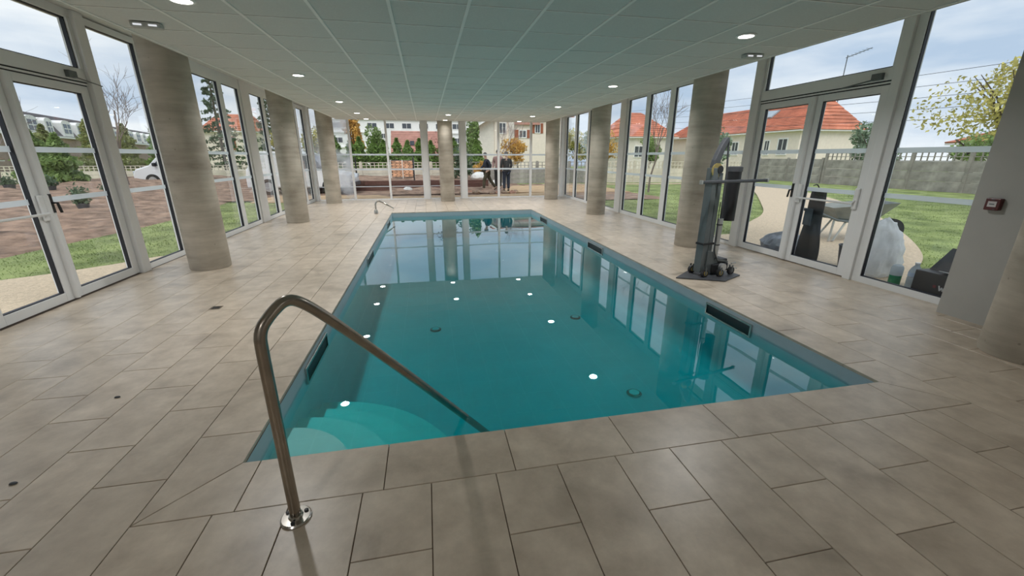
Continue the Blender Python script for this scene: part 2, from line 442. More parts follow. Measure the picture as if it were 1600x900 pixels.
for i,poly in enumerate(polys):
    if i < 298:
        c = poly[0]
        key = tuple((round(p[0]-c[0],3),round(p[1]-c[1],3)) for p in poly)
        if key not in shared:
            mb = MB(); tile_mesh(mb, [(p[0]-c[0],p[1]-c[1]) for p in poly]); shared[key] = mb.mesh('floor_tile')
        link('floor_tile', shared[key], M_TILE, floor, loc=(c[0],c[1],0))
    else: tile_mesh(far_tiles, poly)
tag(far_tiles.build('distant_floor_tiles', M_TILE, floor), kind='stuff')

# ------------------------------------------------------------------ pool
pb = MB()
def basin():
    zt = -.021; fr = .34
    prof = [(0,zt),(0,WATER-.05),(0,BOTTOM+fr)]+[(fr*(1-math.cos(t)),BOTTOM+fr*(1-math.sin(t))) for t in [math.pi/2*k/8 for k in range(1,9)]]
    v = []; f = []
    for ins,z in prof: v += [(PX0+ins,PY0+ins,z),(PX1-ins,PY0+ins,z),(PX1-ins,PY1-ins,z),(PX0+ins,PY1-ins,z)]
    for k in range(len(prof)-1):
        for i in range(4): j = (i+1)%4; f.append((4*k+i,4*k+j,4*k+4+j,4*k+4+i))
    n = 4*(len(prof)-1); f.append((n,n+1,n+2,n+3)); pb.add(v,f)
basin()
pool = structure(pb.build('pool_basin', M_LINER, smooth=True), 'rectangular swimming pool basin lined in blue grey', 'pool')
M_BAND = mat('blue_grey_waterline_band', (.42,.50,.55), .4, var=.04)
for q in ((PX0,PX0+.003,PY0,PY1),(PX1-.003,PX1,PY0,PY1),(PX0+.003,PX1-.003,PY0,PY0+.003),(PX0+.003,PX1-.003,PY1-.003,PY1)):
    wbm = MB(); wbm.box(*q,WATER-.02,-.0205); wbm.build('waterline_band', M_BAND, pool)
# rounded corner steps
for k,(r,z) in enumerate(((.50,-.20),(.74,-.31),(.98,-.42),(1.22,-.53))):
    sb = MB(); c = (PX0-.005,PY0-.005)
    poly = [c]+[(c[0]+r*math.cos(a), c[1]+r*1.12*math.sin(a)) for a in [math.pi/2*i/18 for i in range(19)]]
    sb.prism(poly, BOTTOM-.03, z)
    o = sb.build('pool_step', mat('pale_step_liner' if k==0 else 'step_liner_%d'%k, (.74,.77,.76), .5, var=.04), pool)
# recessed skimmer mouths with steel frames
for wall,ys in (('R',((3.12,3.80),(6.67,7.37),(10.24,10.88))),('L',((3.05,3.75),(6.64,7.37),(10.31,11.0)))):
    for (a,b) in ys:
        d = -1 if wall == 'R' else 1; X = PX1 if wall == 'R' else PX0
        f = MB(); z0,z1,t = -.19,-.055,.018
        xa, xb = sorted((X+d*.0035, X+d*.02))
        f.box(xa,xb,a,b,z1-t,z1).box(xa,xb,a,b,z0,z0+t).box(xa,xb,a,a+t,z0+t,z1-t).box(xa,xb,b-t,b,z0+t,z1-t)
        fr = f.build('skimmer_frame', M_STEEL, pool)
        g = MB(); xa2, xb2 = sorted((X+d*.0035, X+d*.008)); g.box(xa2,xb2,a+t,b-t,z0+t,z1-t); g.build('skimmer_mouth', M_DARK, fr)
# floor fittings
for (x,y,k) in ((0.0,5.35,0),(2.05,5.4,0),(1.93,3.32,1)):
    d = MB(); d.lathe((x,y,BOTTOM+.001),[(.075,0),(.075,.012),(.06,.02),(.055,.014)],24)
    o = d.build('floor_drain' if k==0 else 'pool_floor_light', M_DGREY if k==0 else M_STEEL, pool)
    e = MB(); e.lathe((x,y,BOTTOM+.016),[(.05,0),(.05,.006)],20)
    e.build('grate' if k==0 else 'lens', M_LINER if k==0 else mat('pale_lens',(.8,.95,.95),.2), o)
wb = MB(); e = -.012
wb.box(PX0+e,PX1-e,PY0+e,PY1-e,BOTTOM-.05,WATER)
wb.m = [1,0,1,1,1,1]
water = tag(wb.build('pool_water', water_mats()), 'still teal water filling the indoor swimming pool', 'water', kind='stuff')

# ------------------------------------------------------------------ ceiling
CG = .605
CX0, CY_END = -2.625, 14.585
NX, NY = 11, 23
CX1 = CX0+NX*CG; CY0 = CY_END-NY*CG
cb = MB(); cb.box(XL-.35,XR+.35,YB-.2,YF+.35,ZT,ZT+.3)
ceiling = structure(cb.build('ceiling', M_PLASTER), 'suspended ceiling of square pale tiles over the pool', 'ceiling')
cm = MB(); h = CG/2-.002
cm.add([(-h,-h,.006),(h,-h,.006),(h,h,.006),(-h,h,.006),(-h,-h,.02),(h,-h,.02),(h,h,.02),(-h,h,.02)],
       [(0,3,2,1),(4,5,6,7),(0,1,5,4),(1,2,6,5),(2,3,7,6),(3,0,4,7)])
cmesh = cm.mesh('ceiling_tile')
for i in range(NX):
    for j in range(NY):
        link('ceiling_tile', cmesh, M_CTILE, ceiling, loc=(CX0+(i+.5)*CG, CY0+(j+.5)*CG, ZC))
for i in range(NX+1):
    b = MB(); X = CX0+i*CG; b.box(X-.013,X+.013,CY0,CY_END,ZC-.001,ZC+.007); b.build('ceiling_rail', M_CBAR, ceiling)
for j in range(NY+1):
    b = MB(); Y = CY0+j*CG; b.box(CX0,CX1,Y-.006,Y+.006,ZC+.001,ZC+.0065); b.build('cross_rail', M_CBAR, ceiling)
def trim(n, mb, m, label): return structure(mb.build('trim_%d'%n, m), label, 'trim')
b = MB(); b.box(CX0-.03,CX0-.013,CY0,CY_END+.03,ZC-.004,ZT); trim(1,b,M_PLASTER,'white edge of the suspended ceiling along the left windows')
b = MB(); b.box(CX1+.013,CX1+.03,CY0,CY_END+.03,ZC-.004,ZT); trim(2,b,M_PLASTER,'white edge of the suspended ceiling along the right windows')
b = MB(); b.box(CX0-.013,CX1+.013,CY_END+.013,CY_END+.03,ZC-.004,ZT); trim(3,b,M_PLASTER,'white edge of the suspended ceiling before the far windows')
b = MB(); b.box(XL-.2,XR+.2,YB,CY0-.001,ZC,ZC+.02); trim(4,b,M_PLASTER,'plain plaster ceiling behind the viewer')

# ------------------------------------------------------------------ glazed walls
def W(side):
    """along-wall a, outward depth d, height z -> world"""
    if side == 'L': return lambda a,d,z: (XL-d, a, z)
    if side == 'R': return lambda a,d,z: (XR+d, a, z)
    return lambda a,d,z: (a, YF+d, z)
def wbox(mb, fn, a0,a1,d0,d1,z0,z1):
    p, q = fn(a0,d0,z0), fn(a1,d1,z1)
    mb.box(min(p[0],q[0]),max(p[0],q[0]),min(p[1],q[1]),max(p[1],q[1]),z0,z1)
STRIPES = ((1.53,1.585),(1.03,1.085))
def ring(mb, fn, a0,a1,z0,z1,w,d0,d1,wb=None,wt=None):
    wb = w if wb is None else wb; wt = w if wt is None else wt
    wbox(mb,fn,a0,a1,d0,d1,z0,z0+wb); wbox(mb,fn,a0,a1,d0,d1,z1-wt,z1)
    wbox(mb,fn,a0,a0+w,d0,d1,z0+wb,z1-wt); wbox(mb,fn,a1-w,a1,d0,d1,z0+wb,z1-wt)
def glazed(parent, fn, a0,a1,z0,z1,w,wb,wt,stripes=True,fog=False,third=False,gas=.008,d0=0.0):
    f = MB(); ring(f,fn,a0,a1,z0,z1,w,d0,.075,wb,wt); fr = f.build('frame', M_WHITE, parent)
    g0,g1,h0,h1 = a0+w,a1-w,z0+wb,z1-wt
    if gas:
        g = MB(); ring(g,fn,g0,g1,h0,h1,gas,.012,.052); g.build('gasket', M_GASKET, fr)
    p = MB(); wbox(p,fn,g0+.001,g1-.001,.040,.046,h0+.001,h1-.001); pane = p.build('pane', M_FOG if fog else M_GLASS, parent)
    if stripes:
        for (s0,s1) in STRIPES:
            q = MB(); wbox(q,fn,g0+gas,g1-gas,.0375,.0385,s0,s1); q.build('safety_stripe', M_FILM, pane)
    if third:
        q = MB(); wbox(q,fn,g0+gas,g1-gas,.0375,.0385,.455,.48); q.build('safety_stripe', M_FILM, pane)
    return fr
WN = [0]; TN = [4]
def window(side, a0,a1,z0,z1,w,label,wb=None,wt=None,**k):
    WN[0] += 1; fn = W(side)
    o = empty('window_%d'%WN[0], fn((a0+a1)/2, 0, z0)); structure(o, label, 'window')
    inv = Matrix.Translation(Vector(o.location)).inverted()
    before = set(bpy.data.objects)
    glazed(o, fn, a0,a1,z0,z1,w,wb or w,wt or w,**k)
    for c in o.children: c.matrix_parent_inverse = inv
    return o
def post(side, a0,a1,d0,d1,label,z1=ZT):
    TN[0] += 1; b = MB(); wbox(b,W(side),a0,a1,d0,d1,0.0,z1)
    return structure(b.build('trim_%d'%TN[0], M_WHITE, bevel=.006), label, 'post')
def header(side, a0,a1,z0,label):
    TN[0] += 1; b = MB(); wbox(b,W(side),a0,a1,.005,.075,z0,ZT)
    return structure(b.build('trim_%d'%TN[0], M_WHITE), label, 'trim')

# right wall, from the far corner to the doors
window('R',14.55,15.66,0,2.95,.09,'tall right window nearest the far corner')
window('R',13.36,14.55,0,2.95,.09,'tall right window next to the far corner window')
window('R',12.2,13.36,0,2.95,.07,'tall right window just beyond the second right column')
window('R',11.04,12.2,0,2.95,.07,'tall right window just before the second right column')
header('R',11.04,15.66,2.95,'white header strip above the far right windows')
post('R',10.72,11.04,-.03,.1,'wide white post between the far and middle right windows')
window('R',9.66,10.72,0,2.95,.09,'first of three opening right windows, beside the wide white post')
window('R',8.64,9.66,0,2.95,.09,'middle of three opening right windows, with bare tree behind')
window('R',7.45,8.64,0,2.95,.09,'third opening right window, partly behind the concrete column')
header('R',7.45,10.72,2.95,'white header strip above the three opening right windows')
window('R',6.27,7.45,0,3.06,.05,'tall right pane between concrete column and double door')
post('R',6.11,6.27,-.04,.1,'white post on the far side of the right double door')
post('R',4.05,4.15,-.04,.1,'white post on the near side of the right double door')
window('R',2.95,4.05,0,3.06,.09,'large fixed right window with rubbish bags behind',wb=.075)
# left wall
window('L',2.95,4.06,0,3.03,.07,'fixed left window before the double door')
post('L',4.06,4.2,-.04,.1,'white post on the near side of the left double door')
post('L',6.2,6.355,-.05,.1,'white post on the far side of the left double door')
window('L',6.355,7.33,0,3.04,.03,'tall left pane between double door and first concrete column',wb=.075,wt=.075)
window('L',7.33,8.56,0,2.95,.08,'tall left window hidden behind first concrete column')
window('L',8.56,9.75,0,2.95,.085,'opening left window just past the first column, tall conifer behind')
window('L',9.75,10.69,0,2.95,.085,'narrower opening left window beside the wide white post')
header('L',7.33,10.69,2.95,'white header strip above the middle left windows')
post('L',10.69,11.12,-.02,.1,'wide white post between middle and far left windows')
window('L',11.12,12.0,0,2.95,.085,'left window between the wide white post and second column')
window('L',12.0,13.4,0,2.95,.085,'left window hidden behind the second concrete column')
window('L',13.4,14.72,0,2.95,.085,'left window beyond the second concrete column')
window('L',14.72,15.64,0,3.04,.10,'last left window beside the far left corner')
header('L',11.12,14.72,2.95,'white header strip above the far left windows')
# far wall
window('F',-3.74,-2.52,0,3.04,.035,'misted far window at the left corner behind a column',fog=True,third=True,gas=0)
window('F',-2.52,-1.29,0,3.04,.035,'second far window from the left corner',third=True,gas=0)
window('F',-1.29,-.09,0,3.04,.035,'third far window from the left, beside the wide post',third=True,gas=0)
post('F',-.09,.10,-.06,.1,'wide white far post left of the middle column')
window('F',.10,1.26,0,3.04,.035,'far window behind the middle concrete column',third=True,gas=0)
post('F',1.26,1.45,-.06,.1,'wide white far post right of the middle column')
window('F',1.45,2.67,0,3.04,.04,'far window with a man walking behind it',gas=0)
window('F',2.67,3.905,0,3.04,.04,'far window with two people standing behind it',gas=0)
window('F',3.905,5.09,0,3.04,.04,'far window at the right corner behind a column',gas=0)
TN[0] += 1; b = MB(); b.box(XL-.09,-3.74,15.64,YF+.09,0,ZT); structure(b.build('trim_%d'%TN[0], M_WHITE), 'white post in the far left corner', 'post')
TN[0] += 1; b = MB(); b.box(5.09,XR+.09,15.66,YF+.09,0,ZT); structure(b.build('trim_%d'%TN[0], M_WHITE), 'white post in the far right corner', 'post')
# solid walls near and behind the viewer
b = MB(); b.box(4.955,XR+.1,YB,2.95,0,ZC); b.box(XR-.01,XR+.1,YB,2.95,ZC,ZT); structure(b.build('wall_right', mat('shaded_white_paint',(.44,.435,.41),.8,var=.03)), 'plain white wall behind the nearest concrete column', 'wall')  # right wall is white; its backlit shade is put into the grey colour
b = MB(); b.box(XL-.1,XL+.02,YB,2.95,0,ZC); b.box(XL-.1,XL,YB,2.95,ZC,ZT); structure(b.build('wall_left', M_PLASTER), 'plain white wall left of the viewer', 'wall')
b = MB(); b.box(XL-.1,XR+.1,YB-.15,YB,0,ZT); structure(b.build('wall_back', M_PLASTER), 'plain white wall behind the viewer', 'wall')

# double doors with transom, panic bar, handles and closer
def double_door(n, side, a0, am, a1, bar_leaf, label):
    fn = W(side)
    o = empty('door_%d'%n, fn(am,0,0)); structure(o, label, 'door')
    inv = Matrix.Translation(Vector(o.location)).inverted()
    f = MB()
    wbox(f,fn,a0,a1,-.01,.08,2.315,2.45); wbox(f,fn,a0,a1,-.012,.08,2.28,2.30)
    wbox(f,fn,a0,a0+.05,-.01,.08,2.45,2.985); wbox(f,fn,a1-.05,a1,-.01,.08,2.45,2.985); wbox(f,fn,a0,a1,-.01,.08,2.97,ZT)
    f.build('transom_frame', M_WHITE, o, bevel=.004)
    sg = MB(); wbox(sg,fn,a0,a1,.0,.07,2.30,2.315); wbox(sg,fn,a0+.012,a1-.012,.0,.07,2.268,2.28); sg.build('shadow_gap', M_GASKET, o)
    g = MB(); ring(g,fn,a0+.05,a1-.05,2.45,2.97,.012,.012,.052); g.build('transom_gasket', M_GASKET, o)
    p = MB(); wbox(p,fn,a0+.051,a1-.051,.04,.046,2.451,2.969); p.build('transom_pane', M_GLASS, o)
    for k,(b0,b1) in enumerate(((a0+.012,am-.004),(am+.004,a1-.012))):
        l = MB(); w = .105
        wbox(l,fn,b0,b0+w,0,.07,.012,2.268); wbox(l,fn,b1-w,b1,0,.07,.012,2.268)
        wbox(l,fn,b0+w,b1-w,0,.07,.012,.105); wbox(l,fn,b0+w,b1-w,0,.07,2.185,2.268)
        lf = l.build('door_leaf', M_WHITE, o, bevel=.004)
        g = MB(); ring(g,fn,b0+w,b1-w,.105,2.185,.008,.012,.052); g.build('gasket', M_GASKET, lf)
        p = MB(); wbox(p,fn,b0+w+.001,b1-w-.001,.04,.046,.106,2.184); p.build('pane', M_GLASS, lf)
        for s0,s1 in STRIPES:
            q = MB(); wbox(q,fn,b0+w+.01,b1-w-.01,.0375,.0385,s0,s1); q.build('safety_stripe', M_FILM, lf)
        if k == bar_leaf:
            t = MB(); hinge = b0+.07 if abs(b1-am) < .02 else b1-.07
            latch = b1-.05 if abs(b1-am) < .02 else b0+.05
            t.tube([fn(latch,-.02,.935),fn(latch+.0*1,-.055,.935),fn((latch+hinge)/2,-.06,.935),fn(hinge,-.055,.935),fn(hinge,-.02,.975)],.013,10)
            t.build('panic_bar', M_WHITE, lf, smooth=True)
            for aa in (latch,hinge):
                c = MB(); wbox(c,fn,aa-.03,aa+.03,-.03,0,.86,1.12); c.build('bar_mount', M_WHITE, lf, bevel=.012)
    s = MB(); s.tube([fn(am+.0,-.012,.02),fn(am,-.012,2.26)],.028,12); s.build('finger_guard', M_WHITE, o, smooth=True)
    s = MB(); wbox(s,fn,am-.035,am+.035,-.035,-.012,.9,1.12); s.build('lock_case', M_WHITE, o, bevel=.02)
    s = MB(); ah = am+.075; s.tube([fn(ah,-.005,1.03),fn(ah,-.06,1.03),fn(ah+.01,-.065,.93)],.013,8); wbox(s,fn,ah-.02,ah+.02,-.012,-.001,.93,1.12); s.build('handle', M_DARK, o)
    s = MB(); ac = a0+.17 if side == 'R' else a1-.25
    wbox(s,fn,ac-.06,ac+.06,-.05,-.011,2.33,2.40); s.tube([fn(ac,-.05,2.34),fn(ac+.42,-.045,2.30)],.008,6); s.build('door_closer', M_GREY, o)
    for c in o.children: c.matrix_parent_inverse = inv
    return o
double_door(1,'R',4.15,5.115,6.11,0,'white glazed double door on the right wall, red roof behind')
double_door(2,'L',4.2,5.115,6.2,0,'white glazed double door on the left wall, earth bank behind')

# ------------------------------------------------------------------ columns
def column(x,y,label,zt=ZT):
    b = MB(); r = .247
    b.lathe((x,y,0),[(r-.006,0),(r,.012),(r,zt)],48)
    o = b.build('concrete_column', M_CONC, smooth=True)
    return tag(o, label, 'column', 'round concrete columns around the pool')
column(-3.07,6.38,'round concrete column standing first along the left windows')
column(-3.07,10.67,'round concrete column standing second along the left windows')
column(-3.09,14.96,'round concrete column standing in the far left corner')
column(.70,14.92,'round concrete column in the middle of the far windows')
column(4.46,14.85,'round concrete column standing in the far right corner')
column(4.47,10.64,'round concrete column between the far and opening right windows')
column(4.47,6.38,'round concrete column standing behind the pool lift')
column(4.50,2.06,'round concrete column nearest the camera, cut by right edge',zt=ZC)

# ------------------------------------------------------------------ downlights
def downlight(x,y,label,p=1.0):
    o = empty('ceiling_downlight', (x,y,ZC)); tag(o, label, 'light', 'round recessed ceiling downlights')
    b = MB(); b.lathe((0,0,0),[(.070,.004),(.092,.004),(.092,-.004),(.082,-.010),(.070,-.008),(.070,.004)],28); b.build('trim_ring', M_CBAR, o, smooth=True)
    d = MB(); d.lathe((0,0,0),[(.0695,-.004),(.060,-.009),(.02,-.011)],28); d.build('diffuser', M_LAMP, o, smooth=True)
    ld = bpy.data.lights.new('downlight_lamp','AREA'); ld.shape = 'DISK'; ld.size = .14; ld.energy = LAMP_W*p; ld.spread = R(150); ld.color = (1,.99,.985)
    lo = bpy.data.objects.new('lamp', ld); COL.objects.link(lo); lo.parent = o; lo.location = (0,0,-.014)
    return o
LX = (-1.715,.705,3.125)
LY = (4.0,7.025,10.05,12.55,14.27)
ordn = ('nearest','second','third','fourth','last')
for j,y in enumerate(LY):
    downlight(CX0+CG*1.5,CY0+CG*(round((y-CY0)/CG-.5)+.5),'round lit downlight, %s of the row over the left poolside'%ordn[j])
    downlight(CX0+CG*9.5,CY0+CG*(round((y-CY0)/CG-.5)+.5),'round lit downlight, %s of the row over the right poolside'%ordn[j])
for j,y in enumerate(LY[3:]):
    downlight(CX0+CG*5.5,CY0+CG*(round((y-CY0)/CG-.5)+.5),('round lit downlight of the middle pair, farther from the middle column','round lit downlight of the middle pair, right before the middle column')[j],(1.0,.22)[j])

for x,nm in ((CX0+CG*1.5,'left'),(CX0+CG*9.5,'right')):  # extra pair out of view, added to brighten the near floor
    downlight(x,-1.5,'added round downlight, out of view behind the viewer on the %s'%nm)
# emergency light units under the ceiling
M_GLOW = emit_mat('faint_led', (.95,.97,1), .55)
for x,y,rz,label in ((-2.33,4.70,R(8),'small grey twin emergency light on ceiling above first left column'),(3.76,4.66,R(-4),'small grey emergency light on ceiling near the right double door')):
    o = empty('emergency_light',(x,y,ZC),rz); tag(o,label,'emergency light','emergency lights on the ceiling')
    b = MB(); b.extrude([(-.055,0),(.055,0),(.04,-.038),(-.04,-.038)], lambda p,q,a:(a,p,q), -.11,.11); b.build('housing', mat('light_grey_housing',(.42,.43,.42),.5), o, bevel=.006)
    for sx in (-.055,.055):
        g = MB(); g.obox((sx,-.047,-.022),.06,.012,.012); g.build('led_lens', M_GLOW, o)

# ------------------------------------------------------------------ stainless handrail
def plane_pts(base, az, prof):
    u = Vector((math.sin(az), math.cos(az),0)); return [Vector(base)+u*p+Vector((0,0,q)) for p,q in prof]
def smooth_path(pts, it=3):
    pts = [Vector(p) for p in pts]
    for _ in range(it):
        out = [pts[0]]
        for a,b in zip(pts[:-1],pts[1:]): out += [a*.75+b*.25, a*.25+b*.75]
        pts = out+[pts[-1]]
    return pts
rail = empty('pool_handrail',(-.64,1.545,0)); tag(rail,'bent stainless steel handrail bolted by the pool steps in the foreground','handrail')
prof = [(0,.006),(0,.3),(0,.6),(0,.79),(.003,.875),(.055,.93),(.115,.968),(.17,.945),(.27,.845),(.55,.525),(.9,.115),(1.5,-.60)]
b = MB(); b.tube(smooth_path(plane_pts((0,0,0),R(46),prof),2),.0225,18); b.build('rail_tube', M_BRONZE, rail, smooth=True)
b = MB(); b.lathe((0,0,0),[(.062,0),(.062,.006),(.056,.012),(.03,.014),(.028,.022),(.0235,.024)],28); fl = b.build('base_flange', M_STEEL, rail, smooth=True)
for a in (30,150,270):
    b = MB(); b.lathe((.043*math.cos(R(a)),.043*math.sin(R(a)),.012),[(.009,0),(.009,.006),(.004,.007)],10); b.build('bolt', M_DARK, fl)

# swan-neck water spout at the far left corner
sp = empty('water_spout',(-1.40,11.80,0)); tag(sp,'small stainless swan-neck water spout at the far left pool corner','water spout')
prof = [(0,.10),(0,.2),(.0,.27),(.04,.33),(.1,.345),(.17,.31),(.3,.235),(.47,.13)]
pts = smooth_path(plane_pts((0,0,0),R(80),prof),2); n_ = len(pts)
b = MB(); b.tube(pts,[.022 if i < n_*.8 else .022-.014*(i-n_*.8)/(n_*.2) for i in range(n_)],12); b.build('neck', M_STEEL, sp, smooth=True)
b = MB(); b.lathe((0,0,0),[(.055,0),(.052,.08),(.04,.105),(.024,.125)],20); b.build('base_sleeve', M_STEEL, sp, smooth=True)

# ------------------------------------------------------------------ pool lift
lift = empty('pool_lift',(3.55,4.62,0),R(12)); tag(lift,'tall grey wheeled pool lift with arm and black battery tube','pool lift')
# local x runs to the right along the poolside view, y away from the camera
b = MB(); b.prism([(-.50,.02),(-.05,-.34),(.36,-.22),(.36,.16),(-.05,.24)],.004,.016); b.build('base_plate', M_DGREY, lift)
m = MB()
m.box(-.185,-.10,-.055,.055,.06,1.36); ma = m.build('mast', M_GREY, lift, bevel=.006)
m = MB(); m.box(-.088,-.015,-.05,.05,.20,1.30); m.build('mast_channel', M_GREY, ma, bevel=.006)
m = MB(); m.box(-.101,-.087,-.035,.035,.08,1.32); m.build('mast_groove', M_DARK, ma)
for z in (.42,1.18):
    c = MB(); c.box(-.195,-.008,-.062,.062,z,z+.025); c.build('mast_clamp', M_DARK, ma)
# tapering arm with crook
def ribbon(pts, w0, w1, th):
    mb = MB(); n = len(pts); vs_ = []
    for i,p in enumerate(pts):
        a = pts[max(i-1,0)]; c = pts[min(i+1,n-1)]
        t = Vector((c[0]-a[0],c[1]-a[1])).normalized(); nn = Vector((-t.y,t.x)); w = w0+(w1-w0)*i/(n-1)
        for sgn in (-1,1):
            for y in (-th/2,th/2): vs_.append((p[0]+nn.x*w/2*sgn, y, p[1]+nn.y*w/2*sgn))
    fs = [(0,1,3,2),tuple(4*(n-1)+k for k in (0,2,3,1))]
    for i in range(n-1):
        q = 4*i
        fs += [(q,q+4,q+5,q+1),(q+2,q+3,q+7,q+6),(q,q+2,q+6,q+4),(q+1,q+5,q+7,q+3)]
    return mb.add(vs_,fs)
arm = ribbon([(-.125,1.24),(-.125,1.36),(-.115,1.44),(-.075,1.54),(-.03,1.63),(.005,1.68),(.03,1.69)],.115,.05,.06)
ar = arm.build('lift_arm', M_DGREY, lift, bevel=.008)
b = MB(); b.cyl((-.125,-.036,1.33),.085,-.012,.0,24,axis='Y'); b.build('pivot_disc', M_BRASS, ar)
b = MB(); b.cyl((-.085,-.05,1.34),.045,-.012,.0,20,axis='Y'); b.build('pivot_cap', M_DARK, ar)
b = MB(); b.tube([(.03,0,1.69),(.05,0,1.66),(.07,-.02,1.3),(.075,-.03,.72)],.012,10); b.build('actuator_rod', M_DGREY, lift, smooth=True)
b = MB(); b.tube([(.075,-.03,.74),(.065,-.03,.22)],.036,16); b.build('actuator_cylinder', M_LGREY, lift, smooth=True)
for z in (.66,.40):
    c = MB(); c.cyl((.072,-.03,z),.039,0,.012,16); c.build('cable_tie', M_DARK, lift)
b = MB(); b.cyl((0,0,0),.082,0,.66,28); o = b.build('battery_tube', M_DARK, lift, smooth=True, loc=(.27,.03,.70))
c = MB(); c.lathe((0,0,.66),[(.088,-.05),(.088,.006),(.07,.012)],28); c.build('tube_cap', M_DGREY, o, smooth=True)
b = MB(); b.box(-.46,.66,-.155,-.125,1.185,1.222); o = b.build('cross_bar', M_DGREY, lift, bevel=.01)
for x in (-.46,.66):
    c = MB(); c.box(x-.012,x+.012,-.16,-.12,1.18,1.226); c.build('bar_end_cap', M_LGREY, o, bevel=.004)
for q in ((-.14,-.10,-.125,-.055),(.23,.27,-.125,-.035)):
    b = MB(); b.box(*q,1.185,1.22); b.build('bar_bracket', M_DGREY, lift)
b = MB(); b.extrude([(-.11,.06),(.10,.06),(.10,.20),(.02,.30),(-.06,.34),(-.11,.34)], lambda p,q,a:(p,a,q), -.075,-.06); b.build('gusset_plate', M_GREY, lift)
b = MB(); b.box(-.02,.26,-.10,.10,.055,.165); b.box(.08,.26,-.08,.08,.165,.215); o = b.build('motor_housing', M_DARK, lift, bevel=.012)
c = MB(); c.extrude([(.02,.215),(.26,.165),(.26,.18),(.03,.25)], lambda p,q,a:(p,a,q), -.09,.09); c.build('housing_lid', M_GREY, o)
b = MB(); b.cyl((.13,-.115,.12),.05,-.03,.02,18,axis='Y'); b.build('motor_can', M_LGREY, o)
for x,y in ((-.16,-.11),(.04,-.17),(.27,-.14),(.27,.12),(-.14,.12)):
    w = MB(); w.cyl((x,y,.066),.05,-.018,.018,20,axis='Y'); o = w.build('castor', M_DARK, lift)
    h_ = MB(); h_.cyl((x,y,.066),.03,-.022,.022,16,axis='Y'); h_.build('hub', M_BRASS if x < .1 else M_DGREY, o)
    h_ = MB(); h_.box(x-.012,x+.012,y-.024,y-.019,.05,.14); h_.box(x-.012,x+.012,y+.019,y+.024,.05,.14); h_.build('fork', M_GREY, o)
b = MB(); b.tube(smooth_path([(.02,-.04,.95),(-.02,-.07,.7),(.03,-.05,.5),(-.03,-.09,.35),(.06,-.09,.2)]),.006,6); b.build('cable', M_DARK, lift)
b = MB(); b.tube([(.30,-.11,.15),(.36,-.13,.16)],.012,8); b.tube([(.30,-.10,.10),(.37,-.15,.085)],.008,6); b.build('brake_lever', M_LGREY, lift)

# fire call point on the right wall
fa = empty('fire_call_point',(4.955,2.785,1.085)); tag(fa,'red fire alarm call point, coloured backlit-dark, on white wall beside nearest column','fire alarm')
b = MB(); b.box(-.045,0,-.052,.052,-.052,.052); b.build('housing', mat('backlit_red_plastic',(.10,.022,.022),.35), fa, bevel=.006)  # red housing, backlit darkness put into its colour
b = MB(); b.box(-.048,-.0452,-.030,.030,-.022,.026); b.build('label_plate', mat('off_white_label',(.62,.58,.58),.4), fa)
for q in ((-.018,.018,-.003,.006),(-.01,.01,.038,.043),(-.03,-.015,-.045,-.041)):
    b = MB(); b.box(-.0495,-.0481,*q); b.build('printed_mark', M_GREY, fa)
# small floor items
b = MB(); b.box(-.05,.05,-.05,.05,.0,.004); o = b.build('floor_gully', M_STEEL, None, loc=(-2.21,4.5,.0)); tag(o,'small square drain cover in floor tiles between left column and pool','drain')
for k in range(3):
    g = MB(); g.box(-.035,.035,-.03+.024*k,-.018+.024*k,.0041,.0055); g.build('slot', M_DARK, o)
for (x,y,lab) in ((-2.05,2.78,'tiny dark pebble on the left floor tiles near the pool handrail'),(-2.02,2.02,'tiny dark pebble on the left floor tiles nearest the camera')):
    p = MB(); p.lathe((0,0,0),[(.008,0),(.014,.003),(.01,.009),(.003,.011)],8,1.3,.8); tag(p.build('pebble', M_DGREY, None, loc=(x,y,0)),lab,'pebble')

# ================================================================== outdoors
GZ = -.06
def fbm(x,y,s=1.0):
    return (math.sin(x*1.7*s+y*.9*s)+math.sin(x*.8*s-y*2.1*s+1.3)+.5*math.sin(x*4.1*s+y*3.3*s+.7)+.5*math.sin(y*5.2*s-x*2.7*s))/3
def grid(name, x0,x1,y0,y1,nx,ny,zf,m,keep=None):
    v = []; f = []
    for j in range(ny+1):
        for i in range(nx+1):
            x = x0+(x1-x0)*i/nx; y = y0+(y1-y0)*j/ny; v.append((x,y,zf(x,y)))
    for j in range(ny):
        for i in range(nx):
            a = j*(nx+1)+i
            if keep is None or keep((x0+(x1-x0)*(i+.5)/nx),(y0+(y1-y0)*(j+.5)/ny)): f.append((a,a+1,a+nx+2,a+nx+1))
    me = bpy.data.meshes.new(name); me.from_pydata(v,[],f); me.update()
    return link(name, me, m, smooth=True)
def poly_slab(name, poly, z, m, label, cat, round_=False):
    if round_:
        for _ in range(3): poly = [q for i in range(len(poly)) for q in (tuple(Vector(poly[i])*.75+Vector(poly[(i+1)%len(poly)])*.25),tuple(Vector(poly[i])*.25+Vector(poly[(i+1)%len(poly)])*.75))]
        poly = [(max(p[0],XR+.1),p[1]) if p[0] > 3 else p for p in poly]
    b = MB(); b.prism(poly, z-.03, z); return structure(b.build(name, m), label, cat)
flat = lambda x,y: GZ+.012*fbm(x,y)
structure(grid('lawn',XR+.1,70,-8,70,60,70,flat,M_GRASS),'green lawn outside the right windows','lawn')
structure(grid('lawn',-90,XL-.1,-8,110,70,90,flat,M_GRASS),'green lawn outside the left windows','lawn')
structure(grid('soil',XL-.1,XR+.1,YF+.1,110,20,80,flat,M_SOIL),'bare brown earth outside the far windows','soil')
structure(grid('soil',-14,XL-.1,16.5,25.5,30,24,lambda x,y:GZ+.03+.03*fbm(x,y,2),M_SOIL),'bare brown earth beyond the far left corner','soil')
